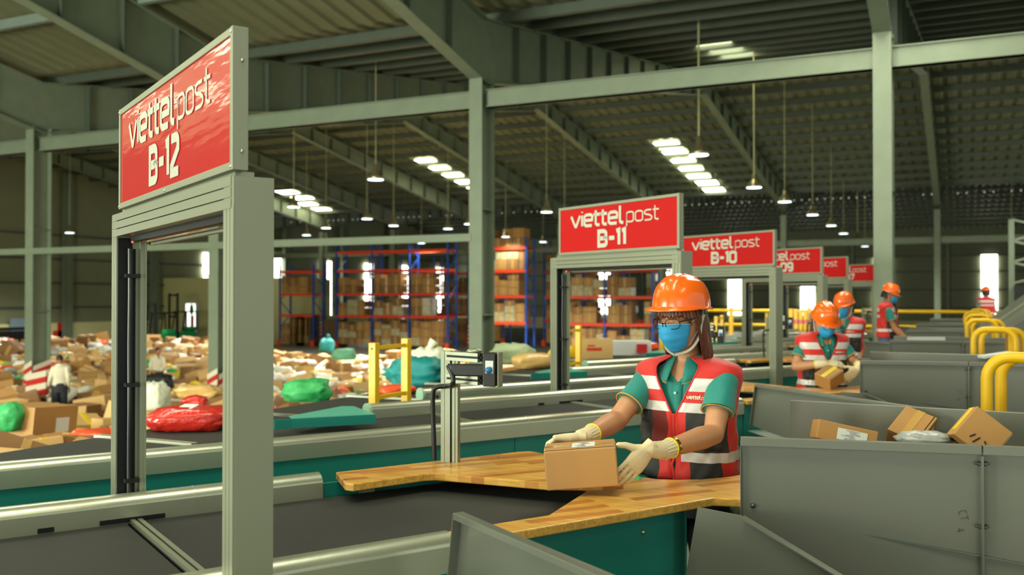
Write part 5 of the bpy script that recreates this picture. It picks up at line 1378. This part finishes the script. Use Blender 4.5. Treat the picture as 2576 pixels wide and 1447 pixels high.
# two people in white shirts standing in the heap
worker('person in white shirt and dark trousers seen from behind beside the left column', 150, 921, 22.3, 205,
       dict(r=((.15, .02, -.05), (.20, .0, -.30), (.17, .10, -.50), (0, .4, -.9), (1, 0, 0)), l=((-.15, .02, -.05), (-.22, .0, -.28), (-.30, .08, -.48), (-.2, .3, -.9), (-1, 0, 0))),
       nod=rad(14), clothes='white', hat=False, mask=False, floor=GZ, hd=(0, -.02, .14), skin='skin_tan')
worker('person in white shirt far back in the heap, seen through the first gate', 396, 897, 27.0, 40,
       dict(r=((-.15, .02, -.05), (-.20, .0, -.30), (-.10, -.2, -.40), (.5, -.7, 0), (0, 0, 1)), l=((.15, .02, -.05), (.20, .0, -.30), (.12, -.2, -.42), (-.4, -.8, 0), (0, 0, 1))),
       nod=rad(20), clothes='white', hat=False, mask=False, floor=GZ, skin='skin_tan')
for o in list(COL.objects):
    if o.type == 'EMPTY' and o.get('category') == 'person' and 'white shirt' in o['label']:
        P0 = o
        M = WM(P0); hb = [c for c in P0.children if c.name.startswith('body')][0]
        zs = max(v.co.z for v in hb.data.vertices); pts = [v.co for v in hb.data.vertices if v.co.z > zs - .03]; c = sum(pts, Vector()) / len(pts)
        b = MB(); b.sphere(M @ (c + Vector((0, .012, -.055))), (.083, .10, .078), 16, m=M.to_3x3()); b.build('hair', 'hair_black', P0)
# ================================================================ parcels
def lump(name, m, size, seed, n=18, rough=.12, flat=.25, crease=0.0, neck=False):
    """a soft bag or mailer: squashed, creased ellipsoid resting on z = 0"""
    b = MB(); rnd = Vector((seed * 3.1, seed * 1.7, 0)); sx, sy, sz = [q / 2 for q in size]; rings = []
    for i in range(n // 2 + 1):
        t = -pi / 2 + pi * i / (n // 2); ca = max(cos(t), .03) ** .55; ring = []
        for k in range(n):
            a = 2 * pi * k / n; f = lambda q: math.copysign(abs(q) ** .7, q)
            p = Vector((f(cos(a)) * ca * sx, f(sin(a)) * ca * sy, sin(t) * sz))
            q = Vector((p.x / sx, p.y / sy, p.z / sz)); d = noise.noise(q * 1.3 + rnd) * rough + noise.noise(q * 3.7 + rnd) * rough * .5 + crease * abs(noise.noise(q * 6 + rnd))
            p = Vector((p.x * (1 + d), p.y * (1 + d), max(p.z * (1 + d), -sz * (1 - flat))))
            ring.append(p + Z3 * sz * (1 - flat))
        rings.append(ring)
    b.loft(rings)
    if neck: 
        h = sz * (1.95 - flat); b.tube([(0, 0, h * .9), (.02 * sx, 0, h * 1.08), (.15 * sx, .05 * sy, h * 1.2), (.3 * sx, .05 * sy, h * 1.35)], [sx * .3, sx * .10, sx * .2, sx * .26], 10)
    return b
def big_lump(name, m, lab, cat, p, size, seed, rz=0, **kw):
    b = lump(name, m, size, seed, n=36, **kw); M = Matrix.Translation(p) @ Matrix.Rotation(rz, 4, 'Z')
    b.V = [M @ v for v in b.V]; o = b.build(name, m, own=Vector(p)); tag(o, lab, cat); return o
def onz(px, py, z): d = at(px, py, 1) - EYE; return EYE + d * ((z - CH) / d.z)
# things on the belts
p = at(475, 1075, 6.0); z = .775
b_ = (at(475, 1080, 1) - EYE); p = EYE + b_ * ((z - CH) / b_.z)
rp = thing('plastic_parcel', 'red plastic wrapped parcel with a white label on the belt line behind the first gate', 'parcel', (p.x, p.y, z))
b = lump('x', 'm', (.47, .30, .155), 4, 44, .10, .2, .10); M = Matrix.Translation((p.x, p.y, z)) @ Matrix.Rotation(YAW + rad(5), 4, 'Z'); b.V = [M @ v for v in b.V]; b.build('wrapping', 'mailer_red', rp)
b = MB(); b.boxm(M @ Matrix.Translation((.0, -.03, .138)) @ Euler((rad(12), 0, rad(-20))).to_matrix().to_4x4(), (.10, .09, .006)); b.build('shipping_label', 'paper', rp)
q = onz(560, 1058, .775); big_lump('white_packet', 'mailer_white', 'flat white packet lying behind the red parcel on the belt line', 'parcel', (q.x, q.y, z), (.36, .25, .10), 8, 1.0)
q = onz(998, 992, .775); big_lump('orange_parcel', 'mailer_orange', 'orange plastic parcel lying on the belt behind the tall yellow stand', 'parcel', q, (.34, .2, .09), 5, 1.2, rough=.1)
q = onz(1490, 902, .775); cb = carton_thing('large brown carton with red print on the distant belt seen through the B-11 gate', q + Z3 * .13, (.46, .35, .26), (0, 0, YAW + rad(10)), 'carton_light', label=False)
b = MB(); M = WM(cb); b.boxm(M @ Matrix.Translation((-.02, -.1765, 0)), (.2, .002, .04)); b.boxm(M @ Matrix.Translation((-.06, -.1765, .045)), (.1, .002, .02)); b.build('red_print', 'tape_red', cb)
q = onz(1585, 893, .775); carton_thing('white and red striped carton beside the large brown carton on the distant belt', q + Z3 * .1, (.55, .3, .2), (0, 0, YAW), 'paper', label=False, tape=False)
q = onz(1610, 893, .775); M = Matrix.Translation(q + Z3 * .1) @ Matrix.Rotation(YAW, 4, 'Z')
b = MB(); b.boxm(M @ Matrix.Translation((0, -.19, 0)), (.14, .04, .12)); tag(b.build('red_box', 'red_paint'), 'small red box leaning against the striped carton', 'box')
q = onz(1628, 882, .80); big_lump('orange_bag', 'mailer_orange', 'orange bag right of the striped carton on the distant belt', 'parcel', q, (.42, .25, .13), 6, 1.2)
for k, (px, py, m, s, lab) in enumerate(((1425, 880, 'mailer_yellow', .5, 'yellow packet left of the B-11 gate post on the distant belt'), (1490, 868, 'mailer_tan', .5, 'tan packet behind the large printed carton'), (1540, 866, 'mailer_white', .45, 'white packet behind the striped carton'), (1340, 905, 'mailer_tan', .5, 'tan packet between the sage sack and the B-11 gate'))):
    q = onz(px, py + 22, .775); big_lump('soft_packet', m, lab, 'parcel', q, (s, .3, .2), 20 + k, 1.0)
# the notable sacks at the edge of the heap
SK = [('green_sack', 'sack_green', 'crumpled bright green sack at the near edge of the heap beside the belt', (774, 1008, 7.9), (.36, .3, .19), .3), ('teal_sack', 'sack_teal', 'spread teal sack just behind the tall yellow stand', (1050, 968, 9.2), (.52, .4, .27), .5),
      ('white_sack', 'sack_white', 'large white sack knotted at the top behind the teal sack', (1078, 948, 10.2), (.40, .36, .34), .35), ('sage_sack', 'sack_pale', 'pale green sack leaning behind the scanner box', (1290, 915, 11.0), (.5, .4, .26), .2),
      ('green_bundle', 'sack_green', 'round green bundle at the left edge in front of the heap', (18, 1083, 9.2), (.34, .3, .30), .2), ('mint_sack', 'sack_mint', 'mint green bag half buried high in the middle of the heap', (866, 905, 24), (.55, .45, .3), .3),
      ('cream_sack', 'sack_white', 'cream sack lying before the black bag seen through the first gate', (385, 1030, 11.5), (.34, .3, .36), .3), ('black_bag', 'mailer_black', 'black plastic bag seen through the first gate in the heap', (390, 985, 13.5), (.48, .35, .26), .2),
      ('red_bag', 'mailer_red', 'red bag low in the heap behind the red parcel', (490, 1024, 10.5), (.26, .2, .14), .2), ('tan_sack', 'mailer_tan', 'long tan sack right of the cream sack through the first gate', (500, 1000, 13.0), (.6, .3, .2), .2),
      ('teal_balloon', 'sack_teal', 'teal knotted bag standing beyond the heap in front of the racks', (822, 884, 40), (.6, .6, .6), .1)]
for nm, m, lab, (px, py, d), s, cr in SK:
    q = at(px, py, d); big_lump(nm, m, lab, 'sack', q, s, len(nm) + px % 7, YAW, rough=.22, crease=cr, neck=nm in ('white_sack', 'teal_balloon'))
# the three parcels in the nearest bin, and others far right
A = carton_thing('flat brown carton with white paper, leftmost of the parcels in the nearest bin', at(2122, 1094, 3.78) , (.235, .10, .075), (rad(-8), rad(12), YAW + rad(-4)), 'carton', label=True, tape=False, lblside='front', bev=.003)
Bx = carton_thing('taped brown carton wrapped with a grey mailer, middle of the parcels in the nearest bin', at(2292, 1090, 3.85), (.17, .13, .11), (rad(22), rad(-30), YAW + rad(38)), 'carton', label=True, tape=True, lblside='front', bev=.003)
big_lump('grey_mailer', 'mailer_grey', 'crumpled grey mailer bag under the middle carton in the nearest bin', 'parcel', at(2325, 1116, 3.72), (.20, .14, .05), 9, YAW, crease=.3)
Cx = carton_thing('tilted brown carton with yellow tape, rightmost of the parcels in the nearest bin', at(2462, 1092, 3.62), (.155, .13, .14), (rad(-12), rad(39), YAW + rad(-20)), 'carton', label=False, tape=False, bev=.003)
M = WM(Cx); b = MB(); b.boxm(M @ Matrix.Translation((-.0785, 0, .01)), (.001, .06, .11)); b.boxm(M @ Matrix.Translation((-.02, 0, .0708)), (.10, .05, .001)); b.build('yellow_tape', 'tape_yellow', Cx)
b = MB(); b.boxm(M @ Matrix.Translation((.0785, 0, .0)), (.001, .125, .13)); b.build('white_strip', 'paper', Cx)
b = MB(); b.tube([M @ Vector((.02, -.0665, -.02)), M @ Vector((.035, -.0665, -.03)), M @ Vector((.03, -.0665, -.045))], .003, 6); b.tube([M @ Vector((-.0, -.0665, -.02)), M @ Vector((-.01, -.0665, -.05))], .003, 6); b.tube([M @ Vector((-.02, -.0665, -.02)), M @ Vector((-.03, -.0665, -.04))], .003, 6); b.build('printed_mark', 'ink', Cx)
q = at(2568, 870, 9.0); carton_thing('upright brown carton at the right edge on the far belt', q, (.2, .2, .28), (0, 0, YAW), 'carton', label=False)
q = at(2330, 853, 10.6); b = MB(); b.box(q, (.42, .02, .045), YAW); tag(b.build('white_strip_board', 'paper'), 'long white strip lying on the wall of the third bin', 'board')
q = at(2505, 893, 7.5); b = MB(); b.box(q, (.24, .11, .02), YAW, rot=(0, rad(-8), YAW)); tag(b.build('paper_sheet', 'paper'), 'white paper sheet lying on the second bin beside the hoop', 'paper')
q = onz(1597, 1192, .87); big_lump('green_bag', 'sack_green', 'scrap of green bag behind the nearest table beside the worker', 'bag', (q.x, q.y, .80), (.07, .05, .07), 3)

# ---- the heap on the warehouse floor: surface height by distance from the camera
HT = [(5.5, .50), (7, .42), (8.5, .27), (10, .08), (12, -.14), (15, -.42), (18, -.72), (20, -.90), (25, -.92), (31, -.82), (38, -.62), (43, -.48), (46, -.8), (48, GZ)]
HT2 = [(5.5, .60), (7, .50), (8, .40), (10, .10), (12, -.14), (15, -.42), (20, -.74), (25, -.92), (31, -.98), (38, -.95), (42, -1.1), (44, GZ)]
def heap_z(x, y):
    d = (Vector((x, y, 0)) - Vector((0, 0, 0))).dot(Vector((Fw.x, Fw.y, 0)).normalized()); r = Vector((x, y, 0)).dot(Rt); px = 1288 + FPX * r / max(d, 1)
    f = lambda T: next((lerp(a[1], b[1], (d - a[0]) / (b[0] - a[0])) for a, b in zip(T[:-1], T[1:]) if a[0] <= d <= b[0]), GZ if d > 20 else T[0][1])
    k = max(0, min(1, (px - 560) / 200)); z = lerp(f(HT), f(HT2), k)
    if px > 1130: z = lerp(z, GZ, min(1, (px - 1130) / 250) if d > 12 else 0)
    return max(GZ, z + .12 * noise.noise(Vector((x * .5, y * .5, 3))) + .10 * noise.noise(Vector((x * 1.4, y * 1.4, 7))))
KIND = []
def kmesh(key, b, mats): KIND.append((key, b.mesh(key[0], mats)))
def carton_mesh(m, tp, sz, v):
    b = MB(); x, y, z = sz; b.box((0, 0, z / 2), sz)
    if tp: b.box((0, 0, z + .002), (x * 1.004, y * .18, .004), mi=1); b.box((0, -y / 2 - .002, z * .5), (x * .16, .004, z * .98), mi=1)
    if v: b.box((x * .15, -y / 2 - .003, z * .55), (x * .3, .004, z * .35), mi=2)
    return b
for i, (m, cn) in enumerate((('carton', 'brown'), ('carton_dark', 'dark brown'), ('carton_light', 'pale tan'))):
    for j, (sz, sn) in enumerate((((.42, .32, .28), 'medium'), ((.6, .3, .2), 'long flat'), ((.3, .26, .24), 'small'), ((.55, .42, .38), 'large'))):
        kmesh(('carton', '%s %s carton' % (sn, cn), 'box'), carton_mesh(m, (i + j) % 2 == 0, sz, (i + j) % 3 == 0), [m, 'tape' if i != 2 else 'tape_yellow', 'paper'])
for m, cn in (('mailer_white', 'white'), ('mailer_tan', 'tan'), ('mailer_yellow', 'yellow'), ('mailer_white', 'cream'), ('mailer_grey', 'grey'), ('mailer_orange', 'orange'), ('mailer_tan', 'amber'), ('mailer_black', 'black'), ('sack_green', 'green'), ('mailer_blue', 'blue'), ('sack_mint', 'mint'), ('mailer_white', 'ivory')):
    s = random.choice(((.55, .3, .16), (.45, .35, .2), (.7, .25, .2), (.4, .4, .25)))
    kmesh(('soft_parcel', '%s plastic wrapped parcel' % cn, 'parcel'), lump('p', m, s, len(KIND), 14, .18, .3, .1), [m])
b = MB(); b.tube([(-.5, 0, .06), (-.48, 0, .06), (.48, 0, .06), (.5, 0, .06)], [.055, .065, .065, .055], 12); kmesh(('parcel_tube', 'long white wrapped tube', 'parcel'), b, ['mailer_white'])
b = MB(); b.tube([(-.5, 0, .06), (-.48, 0, .06), (.48, 0, .06), (.5, 0, .06)], [.055, .065, .065, .055], 12); kmesh(('parcel_tube', 'long tan wrapped tube', 'parcel'), b, ['mailer_tan'])
rnd = random.Random(21)
cand = []
tries = 0
while len(cand) < 3000 and tries < 70000:
    tries += 1
    px = rnd.uniform(-90, 1400); d = 6.0 * (46 / 6.0) ** rnd.random()
    q = at(px, 750, d)
    if q.x > -4.98 and q.y < 28: continue
    if q.x < XL + 1: continue
    z = heap_z(q.x, q.y)
    if z < GZ + .12: continue
    ok = True; sp = .20 + .010 * d
    for c in cand:
        if abs(c[0] - q.x) < sp and abs(c[1] - q.y) < sp and (c[0] - q.x) ** 2 + (c[1] - q.y) ** 2 < sp * sp: ok = False; break
    if ok: cand.append((q.x, q.y, z, d, px))
# leave room where the two people stand, for the named sacks, and around the left column
keep = []
for c in cand:
    skip = False
    for (px, d, r) in ((150, 22.3, 1.0), (396, 27.0, .8), (154, 21.2, .8), (158, 20.0, .6)):
        q = at(px, 900, d)
        if (c[0] - q.x) ** 2 + (c[1] - q.y) ** 2 < r * r: skip = True
    for nm, m, lab, (px, py, d), s, cr in SK[:10]:
        q = at(px, py, d)
        if (c[0] - q.x) ** 2 + (c[1] - q.y) ** 2 < (s[0] * .62) ** 2: skip = True
        if c[3] < d and c[3] > d - 1.2 and abs(c[4] - px) < 60: skip = skip or c[2] > q.z - .15
    for x in XCOL:
        if abs(c[0] - x) < .5 and abs(c[1] - 17.5) < .7: skip = True
    if not skip: keep.append(c)
keep.sort(key=lambda c: c[3])
def zone(c):
    x, y, z, d, px = c
    a = 'left of the column' if px < 120 else 'right of the left column' if px < 285 else 'seen through the first gate' if px < 565 else 'behind the first gate post' if px < 690 else 'right of the first gate' if px < 800 else 'left of the yellow stand' if px < 935 else 'behind the yellow stand' if px < 1080 else 'behind the scanner post'
    r = 'at the heap edge' if d < 9.5 else 'in the front heap' if d < 13 else 'in the middle heap' if d < 19 else 'in the back heap' if d < 28 else 'in the far heap'
    return a, r
rest = MB(); NI = 300
restm = ['carton', 'carton_dark', 'carton_light', 'mailer_white', 'mailer_tan', 'mailer_yellow', 'mailer_grey', 'mailer_orange', 'sack_green', 'tape']
used = {}
for i, c in enumerate(keep):
    x, y, z, d, px = c
    w8 = rnd.random()
    ki = rnd.randrange(12) if w8 < (.38 if px < 640 else .18) else 12 + rnd.randrange(14)
    if ki >= 12 and KIND[ki][0][1].split()[0] in ('black', 'blue', 'green', 'orange', 'mint') and rnd.random() < .6: ki = 12 + rnd.choice((0, 1, 2, 3, 6, 11, 12, 13))
    key, me = KIND[ki]; s = rnd.uniform(.8, 1.25) * (.68 if d < 9 else .9 if d < 14 else 1.08 if d < 24 else 1.25)
    rot = Euler((rnd.gauss(0, .17), rnd.gauss(0, .17), rnd.uniform(0, 6.28)))
    if i < NI:
        o = bpy.data.objects.new(key[0], me); COL.objects.link(o); o.location = (x, y, z - .14); o.rotation_euler = rot; o.scale = (s, s, s)
        a, r = zone(c); lab = '%s %s, %s' % (key[1], r, a); k = used.get(lab, 0); used[lab] = k + 1
        if k == 1: lab = '%s %s, %s, tilted' % (key[1], r, a)
        tag(o, lab, key[2], 'parcels heaped on the warehouse floor')
    else:
        M = Matrix.Translation((x, y, z - .14)) @ rot.to_matrix().to_4x4() @ Matrix.Scale(s, 4)
        nm = me.materials[0].name; mi = restm.index(nm) if nm in restm else 4
        k0 = len(rest.V); rest.V += [M @ v.co for v in me.vertices]
        for f in me.polygons:
            rest.F.append([k0 + q for q in f.vertices]); rest.M.append(mi if f.material_index == 0 else 9); rest.S.append(f.use_smooth)
tag(rest.build('heaped_parcels', restm), 'countless small cartons and parcels in the back of the heap', 'parcels', kind='stuff')
# the body of the heap under the loose top layer
b = MB(); nx, ny = 110, 90; v = []; f = []
for i in range(nx + 1):
    for j in range(ny + 1):
        px = -200 + 1650 * i / nx; d = 5.0 * (47 / 5.0) ** (j / ny); q = at(px, 750, d); x, y = q.x, q.y
        if y < 28.2: x = min(x, -4.95)
        v.append((x, y, heap_z(x, y) - .17 - .12 * abs(noise.noise(Vector((x * 3, y * 3, 1))))))
for i in range(nx):
    for j in range(ny):
        a = i * (ny + 1) + j
        if all(v[k][2] < GZ for k in (a, a + 1, a + ny + 1, a + ny + 2)): continue
        f.append((a, a + ny + 1, a + ny + 2, a + 1))
b.add([(p[0], p[1], max(p[2], GZ - .05)) for p in v], f)
mat('heap_under', (96, 74, 46), .7, 0, .5, 2.2)
tag(b.build('heap_base', 'heap_under'), 'packed parcels under the top layer of the heap', 'parcels', kind='stuff')
